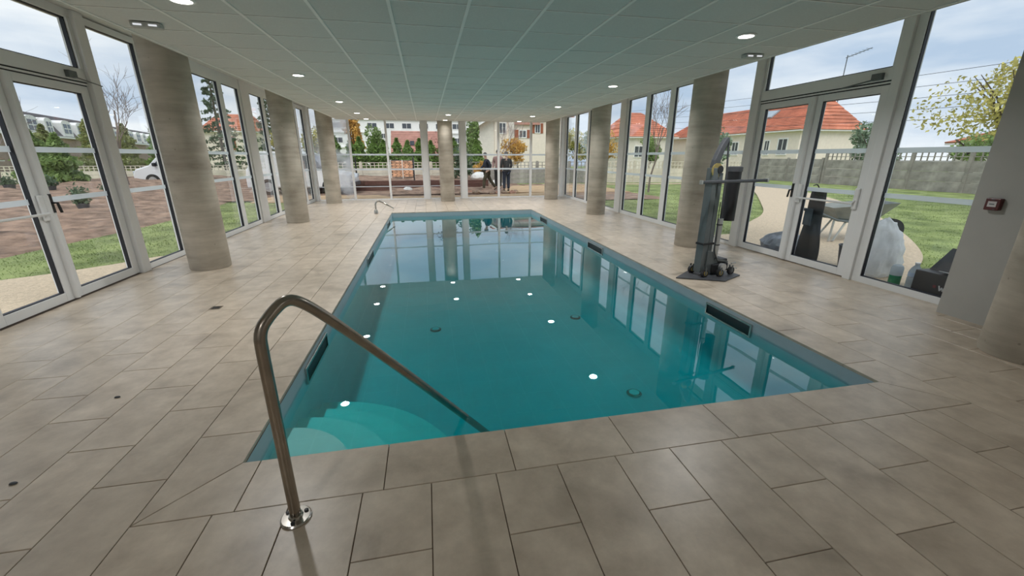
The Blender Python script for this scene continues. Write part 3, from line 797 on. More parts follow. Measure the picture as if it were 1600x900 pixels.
structure(grid('soil',XR+.1,9,14.5,24.0,14,24,lambda x,y:GZ+.03+.02*fbm(x,y,2),M_SOIL),'bare brown earth beyond the far right corner','soil')
# earth bank on the left
def bank_z(x,y):
    t = (-x-6.6-.5*math.sin(y*.35)-.08*(y-8))
    p = [(-.2,GZ-.05),(0,GZ+.02),(2.2,.12),(5.0,.36),(8,.42),(10,.2),(12.5,-.1)]
    for (a,za),(b,zb) in zip(p[:-1],p[1:]):
        if a <= t <= b: return za+(zb-za)*(t-a)/(b-a)+(.06*fbm(x,y,1.9)+.03*fbm(x,y,5) if t > .3 else 0)
    return GZ-.1
structure(grid('earth_bank',-20,-5.6,2,30,110,130,bank_z,M_SOIL),'raised bank of bare brown earth outside left windows','bank')
poly_slab('gravel_strip',[(XL-.1,-2),(XL-.1,7.4),(-4.25,7.35),(-4.6,6.9),(-5.1,6.45),(-5.5,6.2),(-6.2,5.6),(-6.6,-2)],-.02,M_GRAVEL,'tan gravel apron outside the left double door','gravel')
poly_slab('gravel_path',[(6.0,-1),(6.05,3.6),(6.5,4.3),(7.7,4.9),(10,7.0),(13.0,10.2),(16,14.5),(19,20.5),(18,21.2),(14.5,16.4),(11.5,12.7),(9.2,9.9),(7.4,8.5),(6.5,7.55),(6.2,7.3),(XR-.6,7.2),(XR-.6,-1)],-.02,M_GRAVEL,'tan gravel path curving away from the right double door','path',True)
poly_slab('gravel_path',[(6.5,23.2),(19,22.0),(19,22.5),(6.5,23.7)],-.02,M_GRAVEL,'pale path strip at the foot of the far right fence','path')
poly_slab('sand_path',[(-6,YF+.1),(XR+.6,YF+.1),(XR+.6,18.2),(1.2,17.0),(-1.5,17.2),(-2.0,18.0),(-6,18.3)],-.015,M_SAND,'pale sand strip just outside the far windows','sand')
poly_slab('sand_path',[(3.3,18.3),(9,17.6),(9,22.5),(4.6,22.5),(3.6,20.0)],-.012,M_SAND,'orange sandy area in front of far concrete fence','sand')

# concrete fences: posts, panels and openwork top
def lattice_mesh(L, H, n, rows, th=.06):
    b = MB(); t = .035
    for r in range(rows+1): z = r*(H-t)/rows; b.box(0,L,-th/2,th/2,z,z+t)
    for i in range(n+1): x = i*(L-t)/n; b.box(x,x+t,-th/2+.004,th/2-.004,t*.5,H-t*.5)
    return b
def fence(p0, p1, zb, hp, hl, m, label, bay=2.0, n=8, rows=2, latt=lambda k: True):
    p0, p1 = Vector((*p0,zb)), Vector((*p1,zb)); L = (p1-p0).length; nb = max(1,round(L/bay)); bl = L/nb
    o = empty('concrete_fence', p0, math.atan2(p1.y-p0.y,p1.x-p0.x)); tag(o,label,'fence')
    lm = lattice_mesh(bl-.12,hl,n,rows).mesh('openwork_panel'); pm = MB()
    k_ = 3
    for k in range(k_): pm.box(0,bl-.12,-.03+.004*(k%2),.03-.004*(k%2),hp*k/k_+.004,hp*(k+1)/k_-.004)
    slab = MB(); slab.box(0,bl-.12,-.03,.03,.004,hp/3-.006); sm = slab.mesh('fence_slab')
    ps = MB(); ps.box(-.06,.06,-.06,.06,0,hp+hl+.05); psm = ps.mesh('fence_post')
    for k in range(nb+1): link('fence_post', psm, m, o, loc=(k*bl,0,0))
    for k in range(nb):
        for r in range(3): link('fence_slab', sm, m, o, loc=(k*bl+.06,0,hp*r/3))
        if latt(k): link('openwork_panel', lm, m, o, loc=(k*bl+.06,0,hp))
    return o
fence((-8,27.3),(2.4,26.9),GZ,.86,.36,M_FENCEL,'pale concrete fence with openwork top behind the far earth beds')
fence((2.6,25.2),(10.6,24.9),GZ,.84,.42,M_FENCE,'grey concrete fence with openwork top behind the three people')
fence((10.9,24.8),(6.0+14,23.6),GZ,.82,.45,M_FENCEL,'pale concrete fence with openwork top seen through opening right windows')
fence((23.3,26.5),(23.3,21.5),GZ,1.42,.02,M_FENCE,'stained plain grey concrete wall beyond the right lawn',latt=lambda k:False)
fence((23.3,21.3),(23.3,7.5),GZ,1.34,.42,M_FENCE,'weathered grey concrete fence with openwork top on right lawn',bay=2.3)
fence((-25,30.0),(-8.2,31.4),.0,.62,.34,M_FENCEL,'pale concrete fence with openwork top beyond the earth bank')

# ---- plants
def leaf_quads(mb, n, shape, size, seed, flat_=0.0):
    rnd = random.Random(seed)
    for _ in range(n):
        p = Vector(shape(rnd)); s = size*(.6+.8*rnd.random())
        d = Vector((rnd.gauss(0,1),rnd.gauss(0,1),rnd.gauss(0,1)*(1-flat_)+.2)).normalized()
        a = d.orthogonal().normalized(); a = (Matrix.Rotation(rnd.random()*6.28,3,d) @ a); c = d.cross(a)
        b0 = len(mb.v)
        mb.v += [tuple(p-a*s-c*s*.1),tuple(p-c*s*.5),tuple(p+a*s),tuple(p+c*s*.5)]
        mb.face((b0,b0+1,b0+2,b0+3))
def branches(mb, p, d, L, r, depth, rnd, spread=.6, tips=None, nseg=3, kids=(2,4), up=.12):
    pts = [Vector(p)]; rads = [r]; d = Vector(d).normalized()
    for i in range(nseg):
        d = (d+Vector((rnd.gauss(0,.13),rnd.gauss(0,.13),rnd.gauss(0,.06)+up*.3))).normalized()
        pts.append(pts[-1]+d*L/nseg); rads.append(r*(1-.55*(i+1)/nseg))
    mb.tube(pts, rads, 5 if depth < 2 else 7)
    if tips is not None: tips += pts[1:]
    if depth == 0: return
    for k in range(rnd.randint(*kids)):
        t = rnd.uniform(.35,1); idx = min(int(t*nseg),nseg-1); q = pts[idx].lerp(pts[idx+1], t*nseg-idx)
        ax = d.orthogonal().normalized(); ax = Matrix.Rotation(rnd.random()*6.28,3,d) @ ax
        nd = (d+ax*spread*rnd.uniform(.7,1.4)+Vector((0,0,up))).normalized()
        branches(mb, q, nd, L*rnd.uniform(.5,.72), max(rads[idx]*.55,.006), depth-1, rnd, spread, tips, nseg, kids, up)
def bare_tree(name, loc, h, seed, label, m=M_BARKG, cat='tree', r=.05, leaves=None, nleaf=0, spread=.6, depth=4, lsize=.05):
    rnd = random.Random(seed); o = empty(name, loc); tag(o,label,cat)
    b = MB(); tips = []
    branches(b,(0,0,-.05),(rnd.gauss(0,.06),rnd.gauss(0,.06),1),h*.62,r,depth,rnd,spread,tips,4,(3,4),.15)
    b.build('branches', m, o, smooth=True)
    if leaves:
        l = MB(); tips = [t for t in tips if t.z > h*.25]
        def shp(rn):
            t = rn.choice(tips); return (t.x+rn.gauss(0,.12),t.y+rn.gauss(0,.12),t.z+rn.gauss(0,.1))
        leaf_quads(l,nleaf,shp,lsize,seed+1); l.build('leaves', leaves, o)
    return o
def crown_tree(name, loc, h, rx, rz, seed, label, lm, n=2600, size=.10, trunk=.35, cat='tree', bm=M_BARK, tr=.08):
    rnd = random.Random(seed); o = empty(name, loc); tag(o,label,cat)
    t = MB(); zc = h-rz
    t.tube([(0,0,-.05),(.05,.03,h*trunk*.5),(0,.05,h*trunk),(.03,0,zc)],[tr,tr*.85,tr*.7,tr*.4],8)
    for k in range(5):
        a = rnd.random()*6.28; t.tube([(0,.03,h*trunk+.1*k),(rx*.4*math.cos(a),rx*.4*math.sin(a),zc),(rx*.7*math.cos(a),rx*.7*math.sin(a),zc+rz*.4)],[tr*.5,tr*.3,tr*.1],6)
    t.build('trunk', bm, o, smooth=True)
    blobs = [(rnd.uniform(-.6,.6)*rx,rnd.uniform(-.6,.6)*rx,zc+rnd.uniform(-.65,.7)*rz,rnd.uniform(.3,.55)) for _ in range(11)]
    def shp(rn):
        bx,by,bz,br = rn.choice(blobs)
        while True:
            v = Vector((rn.uniform(-1,1),rn.uniform(-1,1),rn.uniform(-1,1)))
            if .35 < v.length < 1: break
        return (bx+v.x*br*rx,by+v.y*br*rx,bz+v.z*br*rz)
    l = MB(); leaf_quads(l,n,shp,size,seed+5); l.build('foliage', lm, o)
    return o
def cone_mesh(h, r, seed, n, size, spire=1.0):
    l = MB()
    def shp(rn):
        z = h*(rn.random()**1.35); rr = r*(1-(z/h)**spire)*(.75+.25*math.sin(z*9+seed))+.03
        a = rn.random()*6.28; q = rr*math.sqrt(rn.uniform(.25,1)); return (q*math.cos(a),q*math.sin(a),z+.05)
    leaf_quads(l,n,shp,size,seed,.0); return l
def conifer(name, loc, h, r, seed, label, lm, n=1500, size=.09, group=None, spire=1.4, share=None):
    o = empty(name, loc); tag(o,label,'tree' if h > 2.4 else 'shrub',group)
    t = MB(); t.tube([(0,0,-.05),(0,0,h*.8)],[r*.12,.01],6); t.build('stem', M_BARK, o)
    me = share or cone_mesh(h,r,seed,n,size,spire).mesh('foliage'); link('foliage', me, lm, o)
    return o
def tiered_conifer(loc, h, r, seed, label, lm, n=2600):
    rnd = random.Random(seed); o = empty('spruce_tree', loc); tag(o,label,'tree')
    t = MB(); t.tube([(0,0,-.1),(0,0,h)],[.14,.02],8); l = MB()
    for k in range(46):
        z = h*(.12+.86*k/46); L = r*(1-k/47)*rnd.uniform(.75,1.15); a = k*2.4+rnd.random()
        tip = Vector((L*math.cos(a),L*math.sin(a),z-.12*L)); st = Vector((0,0,z))
        t.tube([st,tip],[.025,.006],5)
        for q in range(int(30+60*L/r)):
            u = rnd.random()**.7; p = st.lerp(tip,u)+Vector((rnd.gauss(0,.06+.10*L*(1-u)),rnd.gauss(0,.06+.10*L*(1-u)),rnd.gauss(-.05,.06)))
            leaf_quads(l,1,lambda rn,p=p:p,.11,rnd.randint(0,10**8))
    t.build('trunk', M_BARK, o); l.build('needles', lm, o); return o

# thuja hedge beyond the far fence
hg = [cone_mesh(3.0,.74,s_,3200,.10,2.6).mesh('foliage') for s_ in (3,4,5)]
hedge_names = ['leftmost','second','third','fourth','fifth','sixth','seventh','eighth','ninth','tenth','eleventh','twelfth','thirteenth','fourteenth','rightmost']
for k in range(15):
    x = -7.0+.74*k; o = conifer('thuja_tree',(x,28.8+1.2*(k%2),GZ-.3),3.0,.7,k,'%s pointed green thuja of the hedge beyond far fence'%hedge_names[k],M_LEAF_H,group='thujas beyond the far fence',share=hg[k%3])
    o.scale = (1,1,.92+.14*random.random())
crown_tree('birch_tree',(-7.2,31.5,GZ),4.6,1.1,2.2,11,'yellow-green leafy tree behind the far left corner',M_LEAF_Y,n=2600,size=.11)
crown_tree('maple_tree',(-5.0,33.2,GZ),5.0,.75,2.0,12,'slim orange autumn tree behind the thuja hedge',M_LEAF_O,n=1900,size=.11)
crown_tree('willow_tree',(-3.5,32.2,GZ),3.7,.7,1.4,13,'light green leafy tree rising above the thuja hedge',M_LEAF_G,n=1700,size=.09)
crown_tree('lime_tree',(3.5,31.5,GZ),4.9,.75,2.1,14,'green leafy tree right of the wide far post',M_LEAF_G,n=2400,size=.10)
bare_tree('bare_tree',(5.2,30.5,GZ),4.2,15,'pinkish bare tree left of the cream house',m=mat('pink_grey_bark',(.42,.32,.30),.9),r=.05)
crown_tree('autumn_shrub',(6.7,31.2,GZ),2.9,1.1,1.0,16,'orange autumn shrub in front of the cream house',M_LEAF_O,n=1700,size=.09,cat='shrub')
crown_tree('autumn_shrub',(3.1,24.4,GZ),1.35,.5,.5,22,'low orange shrub beside the far fence left of walking man',M_LEAF_O,n=600,size=.06,cat='shrub')
crown_tree('olive_tree',(11.4,28.2,GZ),3.3,.9,1.1,17,'grey-green tree beside the far right column',M_LEAF_B,n=1600,size=.08)
crown_tree('hazel_tree',(12.6,35.0,GZ),4.0,1.6,1.5,120,'brownish leafy tree seen through the far right corner windows',M_LEAF_Y,n=2200,size=.11)
crown_tree('hazel_tree',(16.6,38.5,GZ),4.2,1.7,1.6,121,'brownish leafy tree seen just left of second right column',M_LEAF_O,n=2200,size=.11)
bare_tree('young_tree',(1.0,18.3,-.02),2.15,18,'thin young tree with dark red leaves behind middle column',m=M_BARK,r=.022,leaves=M_LEAF_R,nleaf=420,depth=3,lsize=.035,spread=.5)
crown_tree('evergreen_shrub',(1.9,23.2,GZ),2.2,.6,.9,19,'dark evergreen shrub just right of the middle column',M_LEAF_D,n=1400,size=.07,cat='shrub')
crown_tree('maple_tree',(13.0,31.5,GZ),4.9,.9,1.7,20,'golden autumn tree beside the second right column',M_LEAF_O,n=2000,size=.09)
# left side plants
bare_tree('bare_tree',(-12.3,20.6,.36),4.9,31,'bare branching tree outside the left pane beside first column',r=.06,depth=4)
bare_tree('bare_tree',(-16.4,20.2,.36),4.2,32,'bare branching tree outside the far leaf of left door',r=.045,depth=4,spread=.75)
bare_tree('bare_tree',(-10.7,22.8,.3),2.6,33,'small leaning bare tree in front of the white van',r=.04,depth=3)
for k,(x,y,h_,r_,lab) in enumerate(((-18.0,24.3,2.7,1.0,'wide bushy conifer outside the far leaf of left door'),(-16.0,22.9,2.4,.8,'bushy conifer right of the wide conifer outside left door'),(-17.6,33.2,3.4,.8,'slim conifer outside the left pane beside first column'),(-16.2,33.6,3.1,.6,'small slim conifer nearest the white van'),(-20.6,21.6,2.2,.9,'low conifer outside the near leaf of left door'))):
    conifer('cypress_tree',(x,y,.0),h_,r_,40+k,lab,M_LEAF_H if k in (2,3) else M_LEAF_G,n=2600,size=.11,spire=2.2)
tiered_conifer((-14.1,34.3,GZ),7.8,2.3,51,'tall dark spruce seen through the left opening windows',M_LEAF_D)
tiered_conifer((-12.0,37.5,GZ),6.6,1.6,52,'second dark spruce right of the tall one',M_LEAF_D)
crown_tree('autumn_shrub',(-9.8,34.0,GZ),3.1,1.2,1.1,53,'ochre autumn tree seen through the narrower left window',M_LEAF_Y,n=1500,size=.10)
rs = random.Random(5)
bush_at = ((-11.5,13.0,.26,'left'),(-13.2,15.2,.28,''),(-12.6,17.2,.24,''),(-10.6,15.4,.24,''),(-12.0,19.3,.22,''),(-9.9,11.2,.22,''),(-15.2,14.6,.28,''),(-14.6,18.3,.24,''),(-9.2,13.4,.2,''),(-11.1,17.6,.24,''))
bl = ('dark potted shrub on the bank nearest the left door','dark shrub high on the bank','dark shrub on the bank crest','small dark shrub halfway up the bank','small shrub on the bank near the bare trees','small dark shrub low on the bank','round dark shrub farthest left on the bank','round shrub at the back of the bank','tiny shrub lowest on the bank','tiny shrub on the bank beside bare tree')
for (x,y,r_,_),lab in zip(bush_at,bl):
    z = bank_z(x,y); o = empty('potted_shrub',(x,y,z)); tag(o,lab,'shrub','shrubs planted on the earth bank')
    p = MB(); p.lathe((0,0,-.05),[(r_*.55,0),(r_*.7,.16),(r_*.6,.17)],12); p.build('pot', M_DGREY, o)
    l = MB(); leaf_quads(l,260,lambda rn,r_=r_:(rn.gauss(0,r_*.42),rn.gauss(0,r_*.42),.12+abs(rn.gauss(.08,r_*.45))),.05,int(x*77)); l.build('foliage', M_LEAF_D, o)
M_LEAF_OL = leaf('olive_green_foliage',(.33,.36,.15))
for k,(x,y,h_,r_,lab) in enumerate(((-23.6,33.0,3.4,1.1,'leftmost olive-green conifer behind the left fence'),(-21.4,33.4,3.8,1.1,'middle olive-green conifer behind the left fence'),(-19.3,33.2,3.5,.95,'rightmost olive-green conifer behind the left fence'))):
    conifer('cypress_tree',(x,y,-.05),h_,r_,140+k,lab,M_LEAF_OL,n=2600,size=.12,spire=2.4)
# right side plants
bare_tree('bare_tree',(9.9,17.6,GZ),4.6,61,'bare tree outside the middle opening right window',r=.05,depth=4)
crown_tree('juniper_shrub',(14.4,25.8,GZ),2.9,.8,1.0,62,'round green shrub behind the bare tree on right',M_LEAF_G,n=1600,size=.08,cat='shrub')
crown_tree('pine_tree',(14.6,19.6,GZ),3.1,.8,1.0,63,'blue-green young pine right of the pool lift column',M_LEAF_B,n=1800,size=.08)
crown_tree('olive_tree',(25.2,20.2,GZ),3.6,1.4,1.35,64,'grey-green olive tree outside the near leaf of right door',M_LEAF_B,n=3000,size=.10)
crown_tree('apple_tree',(16.4,9.3,GZ),4.6,1.9,1.5,65,'yellowing leafy tree outside the large right window',M_LEAF_Y,n=4200,size=.065,trunk=.3)
crown_tree('laurel_shrub',(25.2,15.4,GZ),2.8,1.5,.8,66,'green-brown shrub behind the right fence',M_LEAF_G,n=1500,size=.09,cat='shrub')
crown_tree('laurel_shrub',(24.9,12.2,GZ),2.6,1.5,.7,67,'green-brown shrub behind right fence nearest white wall',M_LEAF_Y,n=1500,size=.09,cat='shrub')
# fallen leaves on the right lawn
for k in range(16):
    q = MB(); rnd = random.Random(100+k); q.add([(-.05,0,0),(-.01,-.03,.012),(.05,0,.004),(0,.035,.014),(-.05,0,.004),(-.01,-.03,.016),(.05,0,.008),(0,.035,.018)],[(0,3,2,1),(4,5,6,7),(0,1,5,4),(1,2,6,5),(2,3,7,6),(3,0,4,7)])
    o = q.build('fallen_leaf', M_LEAF_O, loc=(rnd.uniform(6.6,10.5),rnd.uniform(3.2,5.4)-.1,GZ+.02)); o.rotation_euler = (0,0,rnd.random()*6.28)
    tag(o,'small dry brown leaf lying on the right lawn','leaf','dry leaves on the right lawn')

# ---- timber edging and beds beyond the far windows
for k,(x0,x1,y,z0,z1,lab) in enumerate(((-6.2,-1.6,21.0,GZ,.19,'lower left brown sleeper of the timber edging'),(-1.58,3.0,20.9,GZ,.19,'lower right brown sleeper of the timber edging'),(-6.2,-2.9,21.05,.195,.40,'upper left brown sleeper of the timber edging'),(-2.88,.6,20.97,.195,.40,'upper middle brown sleeper of the timber edging'),(.62,3.0,20.9,.195,.40,'upper right brown sleeper of the timber edging'))):
    b = MB(); b.box(x0,x1,y-.09,y+.09,z0,z1); tag(b.build('timber_sleeper', M_TIMBER, bevel=.012),lab,'timber','sleepers of the timber edging')
structure(grid('soil_bed',-6.2,3.0,21.1,26.8,40,24,lambda x,y:.28+.07*fbm(x,y,2.2)+.02*(y-21),M_SOIL),'raised earth bed behind the timber edging','soil')
structure(grid('soil_heap',-1.6,2.9,18.1,20.8,30,20,lambda x,y:GZ+.04+.16*max(0,math.sin((y-18.1)/2.7*3.14))*(1+.5*fbm(x,y,2.6)),M_SOIL),'loose earth heaped before the timber edging','soil')
for x,lab in ((-3.35,'left black stake behind the timber edging'),(-.6,'middle black stake behind the timber edging'),(1.75,'right black stake behind the timber edging')):
    b = MB(); b.tube([(0,0,0),(0,0,1.15)],.035,8); b.lathe((0,0,1.15),[(.035,0),(.012,.03)],8); tag(b.build('wooden_stake', M_DARK, loc=(x,22.0,.28)),lab,'stake','black stakes behind the timber edging')
# brick pallet
bp = empty('brick_pallet',(-1.25,24.2,.30)); tag(bp,'netted stack of orange bricks behind the timber edging','bricks')
br = MB(); br.box(-.10,.10,-.05,.05,-.032,.032); brm = br.mesh('brick'); M_BRICK = mat('orange_brick',(.72,.40,.24),.9,var=.2,orand=.35)
for r_ in range(11):
    for c_ in range(5): link('brick', brm, M_BRICK, bp, loc=(-.46+.23*c_+(.03 if r_%2 else -.03),0,.17+.076*r_))
b = MB(); b.box(-.62,.62,-.3,.3,.02,.045); b.box(-.6,-.5,-.3,.3,-.06,.02); b.box(.5,.6,-.3,.3,-.06,.02); b.box(-.6,.6,-.0,.3,.12,1.0); b.build('pallet', M_BARKG, bp)
for x in (-.62,0,.62):
    b = MB(); b.box(x-.02,x+.02,-.09,-.07,0,1.03); b.build('net_strap', mat('white_strap',(.8,.78,.72),.8), bp)
def lumpy(name, loc, prof, n, seed, m, sx=1, sy=1, amp=.12, parent=None, crumple=0):
    b = MB(); b.lathe((0,0,0),prof,n,sx,sy); rnd = random.Random(seed); ph = [rnd.random()*6 for _ in range(6)]
    nv = []
    for (x,y,z) in b.v:
        a = math.atan2(y,x); k = 1+amp*(math.sin(3*a+ph[0]+z*7)+.6*math.sin(7*a+ph[1]-z*13)+.4*math.sin(11*a+ph[2]+z*23))/2
        nv.append((x*k,y*k,z+amp*.12*math.sin(4*a+ph[3])*(1 if z > .02 else 0)))
    b.v = nv
    o = b.build(name, m, parent, smooth=True, loc=loc)
    if crumple:
        bm = bmesh.new(); bm.from_mesh(o.data); bmesh.ops.subdivide_edges(bm, edges=bm.edges[:], cuts=2, use_grid_fill=True); bm.normal_update()
        for vtx in bm.verts:
            p = vtx.co*7+Vector((seed,0,0)); q = vtx.co*17+Vector((0,seed,0))
            d = (1-2*abs(noise.noise(p)))*.6+(1-2*abs(noise.noise(q)))*.35
            if vtx.co.z > .004: vtx.co += vtx.normal*crumple*(d-.4)
        bm.to_mesh(o.data); bm.free()
        for p in o.data.polygons: p.use_smooth = True
    return o
M_SACK = mat('white_woven_sack',(.74,.73,.70),.7,var=.08,bump=.3,bscale=14)
for k,(x,y,z,r_,lab) in enumerate(((2.75,22.6,.30,.34,'larger white sack on the raised bed beside the walking man'),(3.62,22.2,.0,.26,'smaller white sack on the raised bed behind the walking man'),(-.85,19.0,.02,.16,'white lump of rubble on the earth heap left of middle column'))):
    tag(lumpy('white_sack',(x,y,z),[(r_*.7,0),(r_,r_*.35),(r_*.9,r_*.8),(r_*.5,r_*1.1),(r_*.1,r_*1.2)],20,70+k,M_SACK,1.25,.9,.2),lab,'sack')
for k in range(9):
    rnd = random.Random(300+k); r_ = rnd.uniform(.08,.17); x,y = 1.5+.3*k,rnd.uniform(17.5,18.6)
    tag(lumpy('rubble_stone',(x,y,GZ+.02),[(r_*.7,0),(r_,r_*.4),(r_*.7,r_*.8),(r_*.2,r_*.95)],10,k,mat('rubble_%d'%k,(.36+.1*(k%2),.26,.19),.95,var=.3),1.2,.9,.25),'rough brown stone in the rubble by the men\'s feet','stone','rubble stones by the men')

# ---- buildings
def slope(parent, e0,e1,r0,r1, n, m, th=.05, name='tile_course'):
    """lapped courses from eave e0-e1 up to ridge r0-r1"""
    e0,e1,r0,r1 = map(Vector,(e0,e1,r0,r1)); nn = (e1-e0).cross(r0-e0).normalized()
    if nn.z < 0: nn = -nn
    for k in range(n):
        t0,t1 = k/n,min(1,(k+1.15)/n)
        a,b,c,d = e0.lerp(r0,t0),e1.lerp(r1,t0),e1.lerp(r1,t1),e0.lerp(r0,t1)
        q = MB(); lo = [a,b,c,d]; hi = [a+nn*th*1.6,b+nn*th*1.6,c+nn*th*.5,d+nn*th*.5]
        q.add(lo+hi,[(0,3,2,1),(4,5,6,7),(0,1,5,4),(1,2,6,5),(2,3,7,6),(3,0,4,7)])
        q.build(name, m, parent)
def wall_window(parent, face, a0,a1,z0,z1, m_frame=M_OFFWHITE, shutters=None, bars=1):
    """face(a,d,z): d outwards"""
    f = MB()
    def bx(mb,a0,a1,d0,d1,z0,z1):
        pts = [face(a,d,z) for z in (z0,z1) for a,d in ((a0,d0),(a1,d0),(a1,d1),(a0,d1))]
        mb.add(pts,[(0,3,2,1),(4,5,6,7),(0,1,5,4),(1,2,6,5),(2,3,7,6),(3,0,4,7)])
    t = min(.09,(a1-a0)*.12)
    bx(f,a0,a1,0,.06,z0,z0+t); bx(f,a0,a1,0,.06,z1-t,z1); bx(f,a0,a0+t,0,.06,z0+t,z1-t); bx(f,a1-t,a1,0,.06,z0+t,z1-t)
    for k in range(bars): c = a0+(a1-a0)*(k+1)/(bars+1); bx(f,c-t*.3,c+t*.3,0,.05,z0+t,z1-t)
    w = f.build('window_frame', m_frame, parent)
    g = MB(); bx(g,a0+t,a1-t,.005,.03,z0+t,z1-t); g.build('window_pane', M_WINDARK, w)
    if shutters:
        sw = (a1-a0)*.5
        for q0,q1 in ((a0-sw,a0-.02),(a1+.02,a1+sw)):
            h_ = MB(); bx(h_,q0,q1,0,.05,z0,z1); h_.build('shutter', shutters, parent)
def hip_house(name, label, x0,x1,y0,y1, ze, zr, hip0, hip1, mw, mr, n, along='Y', over=.35, gable=False):
    o = empty(name,((x0+x1)/2,(y0+y1)/2,GZ)); tag(o,label,'house')
    inv = Matrix.Translation(Vector(o.location)).inverted()
    b = MB(); b.box(x0,x1,y0,y1,GZ,ze); b.build('wall', mw, o)
    X0,X1,Y0,Y1 = x0-over,x1+over,y0-over,y1+over
    if along == 'Y':
        xm = (x0+x1)/2; r0,r1 = (xm,Y0+hip0,zr),(xm,Y1-hip1,zr)
        slope(o,(X0,Y0,ze),(X0,Y1,ze),r0,r1,n,mr); slope(o,(X1,Y0,ze),(X1,Y1,ze),r0,r1,max(3,n//3),mr)
        for (a,c,r) in (((X0,Y0,ze),(X1,Y0,ze),r0),((X0,Y1,ze),(X1,Y1,ze),r1)): slope(o,a,c,r,r,max(4,n//2),mr)
    else:
        ym = (y0+y1)/2; r0,r1 = (X0+hip0,ym,zr),(X1-hip1,ym,zr)
        slope(o,(X0,Y0,ze),(X1,Y0,ze),r0,r1,n,mr); slope(o,(X0,Y1,ze),(X1,Y1,ze),r0,r1,max(3,n//3),mr)
        for (a,c,r) in (((X0,Y0,ze),(X0,Y1,ze),r0),((X1,Y0,ze),(X1,Y1,ze),r1)): slope(o,a,c,r,r,max(4,n//2),mr)
    b = MB(); b.box(X0,X1,Y0,Y1,ze-.1,ze-.001); b.build('eave_board', M_OFFWHITE, o)
    return o, inv
def fix(o, inv):
    for c in o.children: c.matrix_parent_inverse = inv
o,inv = hip_house('bungalow','long cream bungalow with red tiled hip roof behind right fence',28,33.4,28.2,46,3.45,5.75,1.0,2.8,M_CREAM,M_ROOF,18)
fc = lambda a,d,z:(28-d,a,z)
for a0,a1,z0,z1 in ((29.2,30.2,1.6,2.9),(31.0,31.6,1.6,2.8),(34.6,35.5,1.6,2.8),(38.5,39.6,1.6,2.7)): wall_window(o,fc,a0,a1,z0,z1)
b = MB(); b.box(29.9,30.7,28.9,29.7,4.4,6.6); b.box(29.8,30.8,28.8,29.8,6.6,6.75); b.build('chimney', M_CREAM, o)
b = MB(); b.box(30.4,31.0,36.0,36.6,5.2,6.6); b.build('chimney', M_CREAM, o)
b = MB(); b.obox((29.4,33.3,4.95),.95,1.5,.12,Matrix.Rotation(-math.atan2(2.3,3.05),3,'Y')); b.build('skylight', mat('skylight_glass',(.36,.42,.47),.15), o)
fix(o,inv)
o,inv = hip_house('bungalow','distant cream house with red hip roof right of golden tree',20,26,42,49,3.45,6.1,2.6,2.6,M_CREAM2,M_ROOF,12,along='X')
wall_window(o,lambda a,d,z:(a,42-d,z),21.5,22.6,1.4,2.6); fix(o,inv)
o,inv = hip_house('bungalow','low house with orange roof behind the yellowing tree',29,35,9,18.8,2.2,3.5,2.5,2.5,M_CREAM2,M_ROOF,10)
wall_window(o,lambda a,d,z:(29-d,a,z),12,13,.9,1.9); fix(o,inv)
# television aerial beside the bungalow
ae = empty('tv_aerial',(37.6,34.6,GZ)); tag(ae,'thin rooftop television aerial above the right double door','aerial')
b = MB(); b.tube([(0,0,0),(.05,0,10.2)],.045,6); b.build('mast', M_GREY, ae)
b = MB(); b.tube([(0,.1,10.0),(.1,-2.1,10.35)],.026,6); b.build('boom', M_GREY, ae)
for k in range(6):
    b = MB(); b.tube([(-.3,-.3-.32*k,10.07+.05*k),(.35,-.3-.32*k,10.07+.05*k)],.014,5); b.build('element', M_GREY, ae)
# overhead wires
for k,(y0,y1,z0,z1) in enumerate(((8,54,3.6,5.6),(8,54,4.2,6.1),(8,54,4.8,6.6),(8,54,5.4,7.1),(8,54,3.1,5.0))):
    b = MB(); b.tube([(26.2+.05*k,y0+(y1-y0)*t/8,z0+(z1-z0)*t/8-.25*math.sin(math.pi*t/8)) for t in range(9)],.012,5)
    tag(b.build('overhead_wire', M_DGREY),'thin overhead wire, %s of five above the right fence'%['second lowest','third lowest','second highest','highest','lowest'][k],'wire','overhead wires above the right fence')
# poles carrying the wires
for y,lab in ((8,'wooden utility pole carrying wires, near end of right fence'),(54,'wooden utility pole carrying wires, far behind the bungalow')):
    up_ = empty('utility_pole',(26.3,y,GZ)); tag(up_,lab,'pole'); b = MB(); b.tube([(0,0,0),(0,0,7.5)],[.12,.09],8); b.build('shaft', M_BARKG, up_)
    b = MB(); b.box(-.3,.3,-.06,.06,7.0,7.12); b.build('cross_arm', M_BARKG, up_)
# cream house beyond the far fence
o = empty('cream_house',(9.6,45,GZ)); tag(o,'cream house with rust-red shutters behind the far fence','house'); inv = Matrix.Translation(Vector(o.location)).inverted()
b = MB(); b.box(6.6,14,41.2,50,GZ,5.1); b.build('wall', M_CREAM, o)
b = MB(); b.box(7.95,8.45,40.9,41.2,GZ,5.0); b.build('pier', M_CREAM2, o)
b = MB(); b.box(8.4,11.0,40.95,41.2,4.4,4.6); b.build('cornice', M_BRICKROOF, o)
slope(o,(4.6,40.6,4.1),(4.6,50,4.1),(6.7,40.6,5.2),(6.7,50,5.2),8,M_ROOF)
b = MB(); b.extrude([(4.9,GZ),(6.59,GZ),(6.59,5.05),(4.9,4.15)],lambda p,q,a:(p,a,q),41.3,49); b.build('side_wing', M_CREAM2, o)
b = MB(); b.extrude([(4.55,4.0),(6.7,5.1),(6.7,5.25),(4.5,4.15)],lambda p,q,a:(p,a,q),40.55,40.75); b.build('gable_board', M_OFFWHITE, o)
slope(o,(6.2,40.8,5.1),(14.4,40.8,5.1),(6.6,45.5,5.75),(14,45.5,5.75),8,M_ROOF)
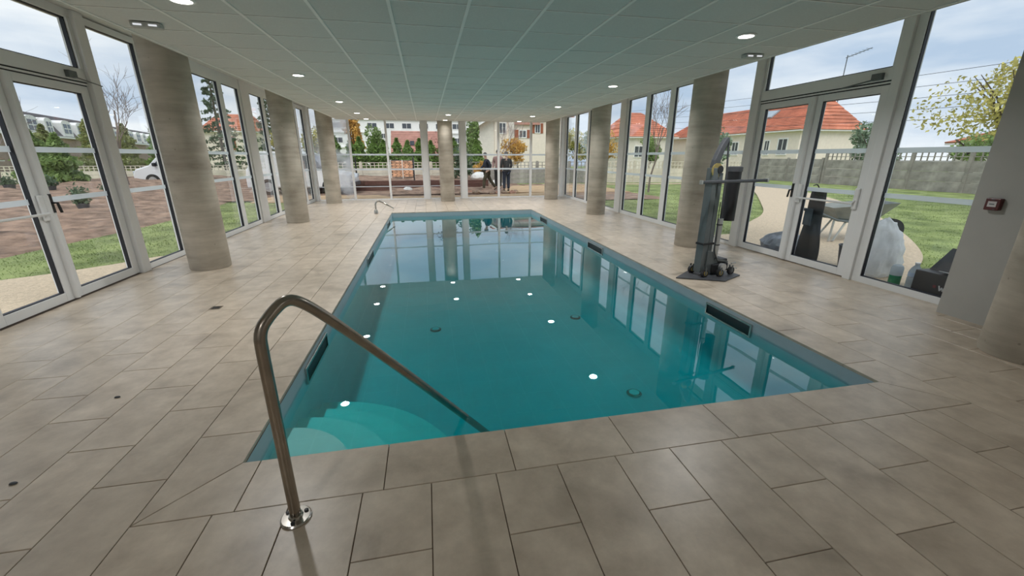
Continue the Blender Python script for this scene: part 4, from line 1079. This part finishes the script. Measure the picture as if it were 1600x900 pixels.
fc = lambda a,d,z:(a,41.2-d,z)
wall_window(o,fc,7.0,7.75,3.55,4.6); wall_window(o,fc,8.95,9.75,3.2,3.95,shutters=M_SHUTTER); wall_window(o,fc,10.55,11.1,3.65,4.55,shutters=M_SHUTTER)
fix(o,inv)
# house with rust-coloured roof
o = empty('brick_house',(-.6,51,GZ)); tag(o,'house with broad rusty brick roof and dormers behind the thujas','house'); inv = Matrix.Translation(Vector(o.location)).inverted()
b = MB(); b.box(-3.4,2.9,48.3,54,GZ,1.6); b.build('wall', M_CREAM2, o)
slope(o,(-3.6,48,1.5),(3.2,48,1.5),(-3.6,51,4.25),(3.2,51,4.25),14,M_BRICKROOF); slope(o,(-3.6,54,1.5),(3.2,54,1.5),(-3.6,51,4.25),(3.2,51,4.25),4,M_BRICKROOF)
for x in (-1.9,-.6):
    d = MB(); d.box(x,x+.55,48.0,49.4,1.75,2.45); dm = d.build('dormer', M_OFFWHITE, o)
    g = MB(); g.box(x+.1,x+.45,47.97,47.995,1.85,2.35); g.build('dormer_pane', M_WINDARK, dm)
d = MB(); d.box(-1.55,-1.1,49.1,49.9,2.7,3.15); d.build('roof_light', M_WINDARK, o); fix(o,inv)
# white stair tower
o = empty('white_tower',(-5.1,60.6,GZ)); tag(o,'narrow white building with gridded windows above the thujas','building'); inv = Matrix.Translation(Vector(o.location)).inverted()
b = MB(); b.box(-7.4,-4.2,60,63,GZ,4.9); b.build('wall', M_OFFWHITE, o)
fc = lambda a,d,z:(a,60-d,z)
for r_ in range(4):
    for c_ in range(2): wall_window(o,fc,-6.3+.75*c_,-5.65+.75*c_,1.2+.85*r_,1.9+.85*r_,bars=1)
fix(o,inv)
# white apartment block
o = empty('apartment_block',(-1,78,GZ)); tag(o,'long white apartment block filling the skyline beyond far windows','building'); inv = Matrix.Translation(Vector(o.location)).inverted()
b = MB(); b.box(-16,11,75,84,GZ,9.0); b.build('wall', M_OFFWHITE, o)
for z in (2.9,5.2,7.2):
    b = MB(); b.box(-16,11,74.75,75,z,z+.18); b.build('floor_band', M_OFFWHITE, o)
fc = lambda a,d,z:(a,75-d,z)
for z in (3.6,5.85,7.65):
    for k in range(9): wall_window(o,fc,-14.5+2.75*k,-12.9+2.75*k,z,z+.95,bars=1)
fix(o,inv)
# mansard block on the left
u = Vector((-10.5,37.0,0)).normalized(); v = Vector((-u.y,u.x,0))     # v points away from the pool
o = empty('mansard_block',(-28.6,35.0,GZ)); tag(o,'long slate-roofed mansard building with white arched dormers','building')
P = lambda a,d,z: tuple(u*a-v*d+Vector((0,0,z-GZ)))
b = MB()
def quadbox(mb,a0,a1,d0,d1,z0,z1,d0t=None,d1t=None):
    d0t = d0 if d0t is None else d0t; d1t = d1 if d1t is None else d1t
    pts = [P(a0,d0,z0),P(a1,d0,z0),P(a1,d1,z0),P(a0,d1,z0),P(a0,d0t,z1),P(a1,d0t,z1),P(a1,d1t,z1),P(a0,d1t,z1)]
    mb.add(pts,[(0,3,2,1),(4,5,6,7),(0,1,5,4),(1,2,6,5),(2,3,7,6),(3,0,4,7)])
quadbox(b,-8,48,-9,0,GZ,3.15); b.build('wall', mat('brown_brick_wall',(.34,.25,.20),.9,var=.15), o)
b = MB(); quadbox(b,-8,48,-9,.15,3.15,5.0,-8,-.9); b.build('mansard_roof', M_SLATE, o)
b = MB(); quadbox(b,-8,48,-9.1,.3,3.05,3.2); b.build('gutter', M_OFFWHITE, o)
for k in range(17):
    a = -3+3.0*k; wd = 1.9 if k%3 != 1 else 1.3
    d = MB()
    arch = [(a,3.25),(a+wd,3.25),(a+wd,4.35)]+[(a+wd/2+wd/2*math.cos(t*math.pi/6),4.35+.28*math.sin(t*math.pi/6)) for t in range(1,6)]+[(a,4.35)]
    d.extrude(arch, lambda p,q,aa:P(p,aa,q), -1.2,.18); dm = d.build('dormer', M_OFFWHITE, o)
    g = MB(); quadbox(g,a+.28,a+wd-.28,.17,.20,3.5,4.3); pn = g.build('dormer_pane', M_WINDARK, dm)
    g = MB(); quadbox(g,a+wd/2-.05,a+wd/2+.05,.195,.215,3.5,4.3); quadbox(g,a+.28,a+wd-.28,.196,.214,3.86,3.94); g.build('glazing_bar', M_OFFWHITE, dm)
# brown-roofed house at the left picture edge
o,inv = hip_house('brown_roof_house','brown tile-roofed house outside the near leaf of left door',-37,-27.5,27.5,34,1.3,3.3,.4,.4,M_CREAM2,mat('brown_tile_roof',(.27,.18,.13),.9,var=.2),16,along='X'); fix(o,inv)
o,inv = hip_house('yellow_house','small ochre house seen through the narrower left window',-22,-17.5,50,55,4.0,5.8,1,1,M_CREAM,M_ROOF,8,along='X')
wall_window(o,lambda a,d,z:(a,50-d,z),-20.2,-19.2,2.2,3.5,m_frame=M_SHUTTER); fix(o,inv)

# ---- vehicles
def vehicle(name, loc, rz, L, H, Wd, label, van=True):
    o = empty(name, loc, rz); tag(o,label,'van' if van else 'car')
    if van: prof = [(-L/2,.30),(L/2,.30),(L/2+.02,.62),(L/2-.12,.88),(L/2-.75,1.08),(L/2-1.35,H*.93),(L/2-1.8,H),(-L/2+.1,H),(-L/2,H*.9)]
    else: prof = [(-L/2,.28),(L/2,.28),(L/2,.62),(L/2-.15,.84),(L/2-1.0,.98),(L/2-1.6,H*.95),(L/2-2.0,H),(-L/2+.55,H),(-L/2+.05,1.0),(-L/2,.7)]
    b = MB(); b.extrude(prof, lambda p,q,a:(p,a,q), -Wd/2, Wd/2); b.build('body', M_VANWHITE, o, bevel=.06)
    i = 4; p0, p1 = Vector(prof[i]), Vector(prof[i+1]); n_ = Vector((p1.y-p0.y, -(p1.x-p0.x))).normalized()
    q0,q1 = p0.lerp(p1,.1)+n_*.012, p0.lerp(p1,.9)+n_*.012; r0,r1 = q0-n_*.01, q1-n_*.01
    b = MB(); w = Wd/2-.14
    b.add([(q0.x,-w,q0.y),(q0.x,w,q0.y),(q1.x,w*.92,q1.y),(q1.x,-w*.92,q1.y),(r0.x,-w,r0.y),(r0.x,w,r0.y),(r1.x,w*.92,r1.y),(r1.x,-w*.92,r1.y)],[(0,1,2,3),(7,6,5,4),(0,4,5,1),(1,5,6,2),(2,6,7,3),(3,7,4,0)]); b.build('windscreen', M_WINDARK, o)
    for sgn in (-1,1):
        y = sgn*(Wd/2+.006)
        b = MB(); pz = [(L/2-.95,1.05),(L/2-1.45,H*.90),(L/2-2.25,H*.92),(L/2-2.25,1.05)]
        b.extrude(pz, lambda p,q,a:(p,a,q), min(y,y-sgn*.02), max(y,y-sgn*.02)); b.build('side_window', M_WINDARK, o)
        for x in (L/2-.82,-L/2+.85):
            t = MB(); t.cyl((x,sgn*(Wd/2-.08),.32),.32,-.11,.11,24,axis='Y'); tw = t.build('wheel', M_RUBBER, o)
            h_ = MB(); h_.cyl((x,sgn*(Wd/2+.02),.32),.19,-.03,.02,18,axis='Y'); h_.build('hubcap', M_LGREY, tw)
        b = MB(); b.obox((L/2-.04,sgn*(Wd/2-.2),.72),.12,.3,.16); b.build('headlight', mat('headlamp',(.6,.65,.7),.1), o, bevel=.02)
        b = MB(); b.obox((L/2-1.05,sgn*(Wd/2+.1),1.12),.12,.2,.18); b.build('wing_mirror', M_DARK, o, bevel=.03)
    b = MB(); b.box(L/2-.1,L/2+.06,-Wd/2+.05,Wd/2-.05,.3,.48); b.build('bumper', M_DGREY, o, bevel=.02)
    return o
vehicle('delivery_van',(-13.45,26.4,-.02),R(184),2.9,1.8,1.8,'white van parked beyond the earth bank, seen left of first column')
vehicle('parked_car',(-5.15,19.9,GZ+.03),R(-4),4.1,1.72,1.75,'white car parked outside the misted far left corner',van=False)

# ---- people
M_SKIN = mat('skin',(.50,.33,.25),.6,var=.05)
def skin_obj(name, verts, edges, radii, m, parent, sub=2, root=0):
    me = bpy.data.meshes.new(name); me.from_pydata([tuple(v) for v in verts], edges, []); me.update()
    me.materials.append(m)
    o = bpy.data.objects.new(name, me); COL.objects.link(o); o.parent = parent
    sk = o.modifiers.new('skin','SKIN'); sk.use_smooth_shade = True; sk.branch_smoothing = .4
    for i,r_ in enumerate(radii):
        sv = me.skin_vertices[0].data[i]; sv.radius = (r_[0],r_[1]) if isinstance(r_,tuple) else (r_,r_); sv.use_root = (i == root)
    sb = o.modifiers.new('sub','SUBSURF'); sb.levels = sub; sb.render_levels = sub
    return o
def person(loc, rz, label, J, m_top, m_leg, m_shoe, m_hair, hat=False, s=1.0, bag=None):
    """J: joint positions for the limbs; person faces local +Y"""
    o = empty('person', loc, rz); o.scale = (s,s,s); tag(o,label,'person')
    pel,wai,che,nek,hd0,hd1,hd2 = [Vector(p) for p in J['spine']]
    V = [pel,wai,che,nek,hd0,hd1,hd2]; E = [(0,1),(1,2),(2,3),(3,4),(4,5),(5,6)]
    Rr = [(.14,.11),(.12,.095),(.15,.10),(.055,.055),(.062,.068),(.078,.092),(.055,.065)]
    def chain(start, pts, rs):
        k = start
        for p,r_ in zip(pts,rs): V.append(Vector(p)); Rr.append(r_); E.append((k,len(V)-1)); k = len(V)-1
        return k
    for sd in ('L','R'):
        chain(0,J['leg'+sd],[.085,.06,.042,.035])
        h_ = chain(2,J['arm'+sd],[.06,.045,.032,.036])
        w_ = V[h_]; d_ = (w_-V[h_-1]).normalized(); ax = d_.orthogonal().normalized()
        for q in range(4): chain(h_,[w_+d_*.045+ax*(q-1.5)*.02,w_+d_*(.075+.01*(1.5-abs(q-1.5)))+ax*(q-1.5)*.021],[.010,.008])
        chain(h_,[w_+ax*.045+d_*.015,w_+ax*.055+d_*.04],[.011,.009])
    skin_obj('body',V,E,Rr,M_SKIN,o,1)
    # jacket
    V2 = [pel+Vector((0,0,-.13)),wai,che,nek-Vector((0,0,.03))]; E2 = [(0,1),(1,2),(2,3)]; R2 = [(.175,.145),(.15,.125),(.16,.125),(.08,.08)]
    for sd in ('L','R'):
        k = 2
        for p,r_ in zip(J['arm'+sd][:3],[.075,.062,.048]): V2.append(Vector(p)); R2.append(r_); E2.append((k,len(V2)-1)); k = len(V2)-1
    skin_obj('jacket',V2,E2,R2,m_top,o,2)
    V3 = [pel]; E3 = []; R3 = [(.16,.125)]
    for sd in ('L','R'):
        k = 0
        for p,r_ in zip(J['leg'+sd][:3],[.105,.08,.062]): V3.append(Vector(p)); R3.append(r_); E3.append((k,len(V3)-1)); k = len(V3)-1
    skin_obj('trousers',V3,E3,R3,m_leg,o,2)
    for sd in ('L','R'):
        a_,t_ = Vector(J['leg'+sd][2]),Vector(J['leg'+sd][3])
        skin_obj('shoe',[a_+Vector((0,-.03,-.02)),a_.lerp(t_,.5)+Vector((0,0,-.02)),t_],[(0,1),(1,2)],[.05,.05,.038],m_shoe,o,1)
    hc = hd1; fwd = Vector((0,1,0))
    hb = MB()
    n_,mm = 16,8
    for i in range(mm+1):
        th = math.pi*.5*i/mm*1.05
        for j in range(n_):
            a = 2*math.pi*j/n_; r_ = math.cos(th)*.098
            zz = math.sin(th)*.115
            back = -.02 if math.sin(a) < 0 else 0
            hb.v.append((hc.x+r_*.88*math.cos(a),hc.y-.012+r_*math.sin(a),hc.z+.01+zz+(back if i == 0 else 0)))
    for i in range(mm):
        for j in range(n_): k = (j+1)%n_; hb.face((i*n_+j,i*n_+k,(i+1)*n_+k,(i+1)*n_+j))
    hb.build('beanie' if hat else 'hair', m_hair, o, smooth=True)
    fb_ = MB(); fb_.obox((hc.x,hc.y+.088,hc.z-.02),.022,.03,.04); fb_.build('nose', M_SKIN, o, bevel=.006)
    for sx in (-.03,.03):
        e_ = MB(); e_.obox((hc.x+sx,hc.y+.078,hc.z+.008),.02,.008,.009); e_.build('eye', M_DARK, o)
    mo = MB(); mo.obox((hc.x,hc.y+.078,hc.z-.055),.042,.01,.008); mo.build('mouth', mat('lips',(.36,.18,.15),.6), o)
    for sx in (-.082,.082):
        e_ = MB(); e_.obox((hc.x+sx,hc.y-.005,hc.z-.012),.016,.03,.05); e_.build('ear', M_SKIN, o, bevel=.006)
    if bag is not None:
        b_ = MB(); b_.obox((che.x,che.y-.20,che.z-.10),.30,.13,.42); b_.build('backpack', bag, o, bevel=.05)
    return o
spine = [(0,0,.93),(0,.0,1.10),(0,.01,1.30),(0,.0,1.46),(0,.01,1.52),(0,.025,1.60),(0,.01,1.66)]
stand = dict(spine=spine,
  legL=[(-.09,0,.84),(-.10,.02,.48),(-.10,0,.10),(-.11,.14,.035)], legR=[(.09,0,.84),(.10,.02,.48),(.10,0,.10),(.12,.14,.035)],
  armL=[(-.19,0,1.38),(-.24,-.02,1.12),(-.20,.12,.94),(-.17,.18,.90)], armR=[(.19,0,1.38),(.24,-.02,1.12),(.20,.12,.94),(.17,.18,.90)])
walk = dict(spine=[(0,0,.90),(0,.01,1.08),(0,.03,1.28),(0,.04,1.44),(0,.06,1.50),(0,.09,1.57),(0,.07,1.63)],
  legL=[(-.09,.03,.82),(-.09,.17,.48),(-.09,.19,.10),(-.09,.33,.04)], legR=[(.09,-.03,.82),(.09,-.16,.50),(.09,-.42,.16),(.09,-.36,.03)],
  armL=[(-.18,.02,1.36),(-.24,-.10,1.12),(-.22,-.02,.92),(-.21,.05,.88)], armR=[(.18,.02,1.36),(.24,.08,1.12),(.20,.26,.98),(.18,.33,.98)])
M_NAVY = mat('navy_jacket',(.016,.02,.035),.8,var=.2); M_BLACKC = mat('charcoal_coat',(.035,.034,.036),.85,var=.2)
M_OLIVE = mat('olive_trousers',(.075,.065,.038),.9,var=.2); M_JEAN = mat('dark_blue_jeans',(.025,.035,.06),.85,var=.2)
M_BROWNC = mat('mauve_brown_coat',(.30,.19,.17),.85,var=.2); M_BOOT = mat('brown_boot',(.09,.055,.035),.7)
person((2.72,19.25,GZ+.04),R(98),'person in navy jacket and olive trousers striding left beyond far window',walk,M_NAVY,M_OLIVE,M_BOOT,M_DARK)
person((3.52,18.75,GZ+.05),R(8),'person in charcoal coat and dark jeans standing with back turned',stand,M_BLACKC,M_JEAN,M_DARK,mat('dark_grey_hair',(.10,.09,.085),.8))
person((3.38,20.1,GZ+.05),R(150),'person in mauve-brown coat and black beanie standing behind the others',stand,M_BROWNC,mat('black_trousers',(.03,.028,.026),.9),M_BOOT,M_DARK,hat=True,s=1.06)

# ---- clutter outside the right door and window
M_PLAST = mat('thin_white_plastic',(.90,.91,.92),.35,var=.05,scale=6,bump=.5,bscale=14,transl=.4)
M_PLASTG = mat('thin_grey_plastic',(.30,.33,.38),.3,var=.4,scale=5,bump=.7,bscale=10,transl=.15)
GP = -.02
tag(lumpy('white_bin_bag',(5.78,4.24,GP),[(.17,0),(.25,.06),(.28,.22),(.27,.40),(.22,.56),(.15,.66),(.07,.72),(.02,.74)],32,81,M_PLAST,.9,.85,.12,crumple=.035),'full white plastic bag standing outside the large right window','bag')
tag(lumpy('grey_bin_bag',(5.72,5.62,GP),[(.22,0),(.34,.05),(.36,.14),(.26,.25),(.12,.31),(.02,.33)],30,82,M_PLASTG,.85,1.1,.12,crumple=.035),'collapsed grey plastic bag outside the far leaf of right door','bag')
def bottle(name, loc, r, h, m, label, liquid=None, band=None):
    o = empty(name, loc); tag(o,label,'bottle')
    b = MB(); prof = [(r*.85,0),(r,.01),(r,h*.2),(r*.93,h*.22),(r,h*.25),(r,h*.45),(r*.93,h*.47),(r,h*.5),(r,h*.66),(r*.75,h*.8),(r*.36,h*.9),(r*.36,h*.95)]
    b.lathe((0,0,0),prof,20); b.build('bottle_body', m, o, smooth=True)
    c = MB(); c.lathe((0,0,h*.95),[(r*.42,0),(r*.42,h*.05)],14); c.build('cap', M_VANWHITE, o)
    if band: c = MB(); c.lathe((0,0,h*.5),[(r*1.01,0),(r*1.01,h*.15)],20); c.build('label_band', band, o)
    return o
M_PET = mat('clear_pet',(.62,.68,.72),.08,var=.1,transl=.5); M_BLUEB = mat('blue_label',(.10,.15,.42),.5)
bottle('water_bottle',(5.50,5.22,GP),.052,.30,M_PET,'clear water bottle with blue label beside the grey bag',band=M_BLUEB)
bottle('water_bottle',(5.56,3.62,GP),.060,.33,M_PET,'large clear water bottle between green tub and black box',band=mat('pale_blue_label',(.42,.52,.68),.5))
o = empty('green_tub',(5.60,3.84,GP)); tag(o,'tub of green liquid outside the large right window','tub')
b = MB(); b.lathe((0,0,0),[(.055,0),(.06,.01),(.06,.12)],20); b.build('green_liquid', mat('bright_green_liquid',(.01,.22,.10),.25), o, smooth=True)
b = MB(); b.lathe((0,0,0),[(.061,.121),(.061,.21),(.05,.24),(.03,.25)],20); b.build('clear_top', M_PET, o, smooth=True)
b = MB(); b.lathe((0,0,0),[(.062,0),(.07,.10),(.068,.16),(.03,.20),(.02,.24)],14); tag(b.build('dark_flask', mat('dark_green_plastic',(.01,.035,.03),.4), loc=(5.70,3.68,GP), smooth=True),'dark green flask behind the water bottle near black box','flask')
bx_ = empty('black_box',(5.60,3.24,GP)); tag(bx_,'black box with raised lid and papers outside large right window','box')
b = MB(); b.box(-.20,.22,-.27,.28,0,.29); b.build('box_body', M_DARK, bx_, bevel=.008)
b = MB(); b.extrude([(-.05,.292),(.22,.292),(.25,.50),(.20,.52)],lambda p,q,a:(p,a,q),-.26,.25); b.build('box_lid', M_DARK, bx_)
for k,(dx,dz) in enumerate(((0,.0),(.006,.004))):
    pass
b = MB(); b.obox((-.14,-.06,.312),.11,.26,.004,Matrix.Rotation(R(12),3,'Y')); b.build('paper_sheet', M_VANWHITE, bx_)
M_LET = mat('white_print',(.75,.75,.75),.6)
b = MB()
def stroke(mb,p,q,w=.006):
    p,q = Vector(p),Vector(q); t = (q-p).normalized(); nn = Vector((-t.y,t.x))*w
    mb.extrude([tuple(p+nn),tuple(p-nn),tuple(q-nn),tuple(q+nn)],lambda y,z,a:(a,-y,z),-.2035,-.2005)
pts = [(.0,.17),(.014,.115),(.028,.155),(.042,.115),(.056,.17)]
for p,q in zip(pts[:-1],pts[1:]): stroke(b,(p[0]-.02,p[1]),(q[0]-.02,q[1]))
b.build('letter_w', M_LET, bx_)
b = MB(); b.box(-.2035,-.2005,.045,.075,.135,.165); b.build('red_mark', mat('dull_red_print',(.16,.02,.03),.6), bx_)
# coat hanging behind the door glass
co = empty('black_coat',(5.46,4.99,0)); tag(co,'long black coat hanging outside the near leaf of right door','coat')
b = MB(); nz = 16; na = 24; vv = []
for i in range(nz+1):
    t = i/nz; z = -.02+1.08*t
    wy = .075*(1-t)**.8+.095+.012*math.sin(t*9); wx = .07+.02*math.sin(t*6)
    for j in range(na):
        a = 2*math.pi*j/na; rr = 1+.10*math.sin(5*a+t*4)*(1-t)
        vv.append((wx*math.cos(a)*rr, .05*(1-t)*0+wy*math.sin(a)*rr, z-(.05*math.sin(a*2+1) if i == 0 else 0)))
fs = [tuple(reversed(range(na))),tuple(range(nz*na,(nz+1)*na))]
for i in range(nz):
    for j in range(na): k = (j+1)%na; fs.append((i*na+j,i*na+k,(i+1)*na+k,(i+1)*na+j))
b.add(vv,fs); b.build('coat_body', mat('black_cloth',(.012,.013,.015),.7,var=.2), co, smooth=True)
b = MB(); b.obox((-.086,.02,.66),.012,.13,.24); b.build('reflection_patch', mat('blue_grey_reflection',(.055,.075,.09),.55), co, bevel=.01)  # blue-grey reflection painted as a thin patch on the coat
b = MB(); b.tube(smooth_path([(-.02,.0,1.07),(-.06,0,1.12),(-.11,.01,1.10)]),.008,6); b.build('hanging_loop', M_DARK, co)
# bucket
bu = empty('bucket',(5.84,4.66,GP)); tag(bu,'dark bucket outside right door half hidden by its frame','bucket')
b = MB(); b.lathe((0,0,0),[(.10,0),(.135,.30),(.142,.30),(.142,.315),(.128,.315),(.095,.01)],24); b.build('pail', M_DGREY, bu, smooth=True)
b = MB(); b.tube([(.13*math.cos(t),0,.31+.13*math.sin(t)) for t in [math.pi*k/10 for k in range(11)]],.006,6); b.build('pail_handle', M_LGREY, bu)
b = MB(); b.tube([(.03,.02,.05),(.0,0,.55)],.016,8); b.build('tool_grip', M_DARK, bu)
# wheelbarrow
wbw = empty('wheelbarrow',(7.72,6.32,GP),R(158)); wbw.scale = (1.12,1.12,1.12); tag(wbw,'grey metal wheelbarrow standing on the gravel path','wheelbarrow')
# local x: towards the handles
b = MB(); to = [(-.48,-.33,.66),(.42,-.30,.56),(.42,.30,.56),(-.48,.33,.66)]; bo = [(-.22,-.2,.32),(.24,-.2,.34),(.24,.2,.34),(-.22,.2,.32)]
inn = [tuple(Vector(p)*.97+Vector((0,0,.015))) for p in to]; inb = [(p[0]*.95,p[1]*.95,p[2]+.015) for p in bo]
b.add(to+bo+inn+inb,[(4,7,6,5),(0,4,5,1),(1,5,6,2),(2,6,7,3),(3,7,4,0),(8,9,13,12),(9,10,14,13),(10,11,15,14),(11,8,12,15),(12,13,14,15),(0,1,9,8),(1,2,10,9),(2,3,11,10),(3,0,8,11)])
b.build('tray', mat('galvanised_tray',(.22,.24,.23),.45,metal=.5,var=.25), wbw)
for sgn in (-1,1):
    b = MB(); b.tube([(-.62,sgn*.07,.22),(-.2,sgn*.2,.30),(.3,sgn*.24,.36),(.66,sgn*.27,.50)],.018,8); hd = b.build('handle', M_GREY, wbw, smooth=True)
    g = MB(); g.tube([(.56,sgn*.262,.462),(.68,sgn*.272,.51)],.024,8); g.build('grip', M_DARK, hd)
    b = MB(); b.tube([(.15,sgn*.2,.33),(.30,sgn*.24,.02),(.36,sgn*.24,.012),(.34,sgn*.23,.36)],.017,8); b.build('leg', M_LGREY, wbw, smooth=True)
w = MB(); w.cyl((-.62,0,.19),.19,-.045,.045,24,axis='Y'); wl_ = w.build('wheel', M_RUBBER, wbw)
h_ = MB(); h_.cyl((-.62,0,.19),.09,-.05,.05,18,axis='Y'); h_.build('hub', M_LGREY, wl_)

# ---- short grass blades on the lawns
def in_path(x,y):
    pts = [(6.0,3.6),(6.5,4.3),(7.7,4.9),(10,7.0),(13.0,10.2),(16,14.5),(19,20.5),(18,21.2),(14.5,16.4),(11.5,12.7),(9.2,9.9),(7.4,8.5),(6.5,7.55),(5,7.3),(5,3.6)]
    c = False; j = len(pts)-1
    for i in range(len(pts)):
        if (pts[i][1] > y) != (pts[j][1] > y) and x < (pts[j][0]-pts[i][0])*(y-pts[i][1])/(pts[j][1]-pts[i][1])+pts[i][0]: c = not c
        j = i
    return c
def blades(n, region, ok, seed, label):
    rnd = random.Random(seed); b = MB()
    while n > 0:
        x,y = region(rnd)
        if not ok(x,y): n -= .2; continue
        a = rnd.random()*6.28; w = .006+.005*rnd.random(); h_ = .008+.022*rnd.random(); k = len(b.v)
        b.v += [(x-w*math.cos(a),y-w*math.sin(a),GZ-.01),(x+w*math.cos(a),y+w*math.sin(a),GZ-.01),(x+rnd.gauss(0,.02),y+rnd.gauss(0,.02),GZ+h_)]
        b.face((k,k+1,k+2)); n -= 1
    tag(b.build('grass_blades', leaf('grass_blade_green',(.19,.26,.075),.3,.3)),label,'grass',kind='stuff')
blades(36000,lambda r:(6.0+12*r.random()**1.6,1.5+17*r.random()),lambda x,y:not in_path(x,y) and x > 6.1,5,'short lawn grass outside the right windows')
blades(14000,lambda r:(-8.5+4.5*r.random(),5+12*r.random()),lambda x,y:x < -4.3-.6*max(0,min(1,(7.4-y)/1.2)) and bank_z(x,y) < GZ,6,'short lawn grass outside the left windows')
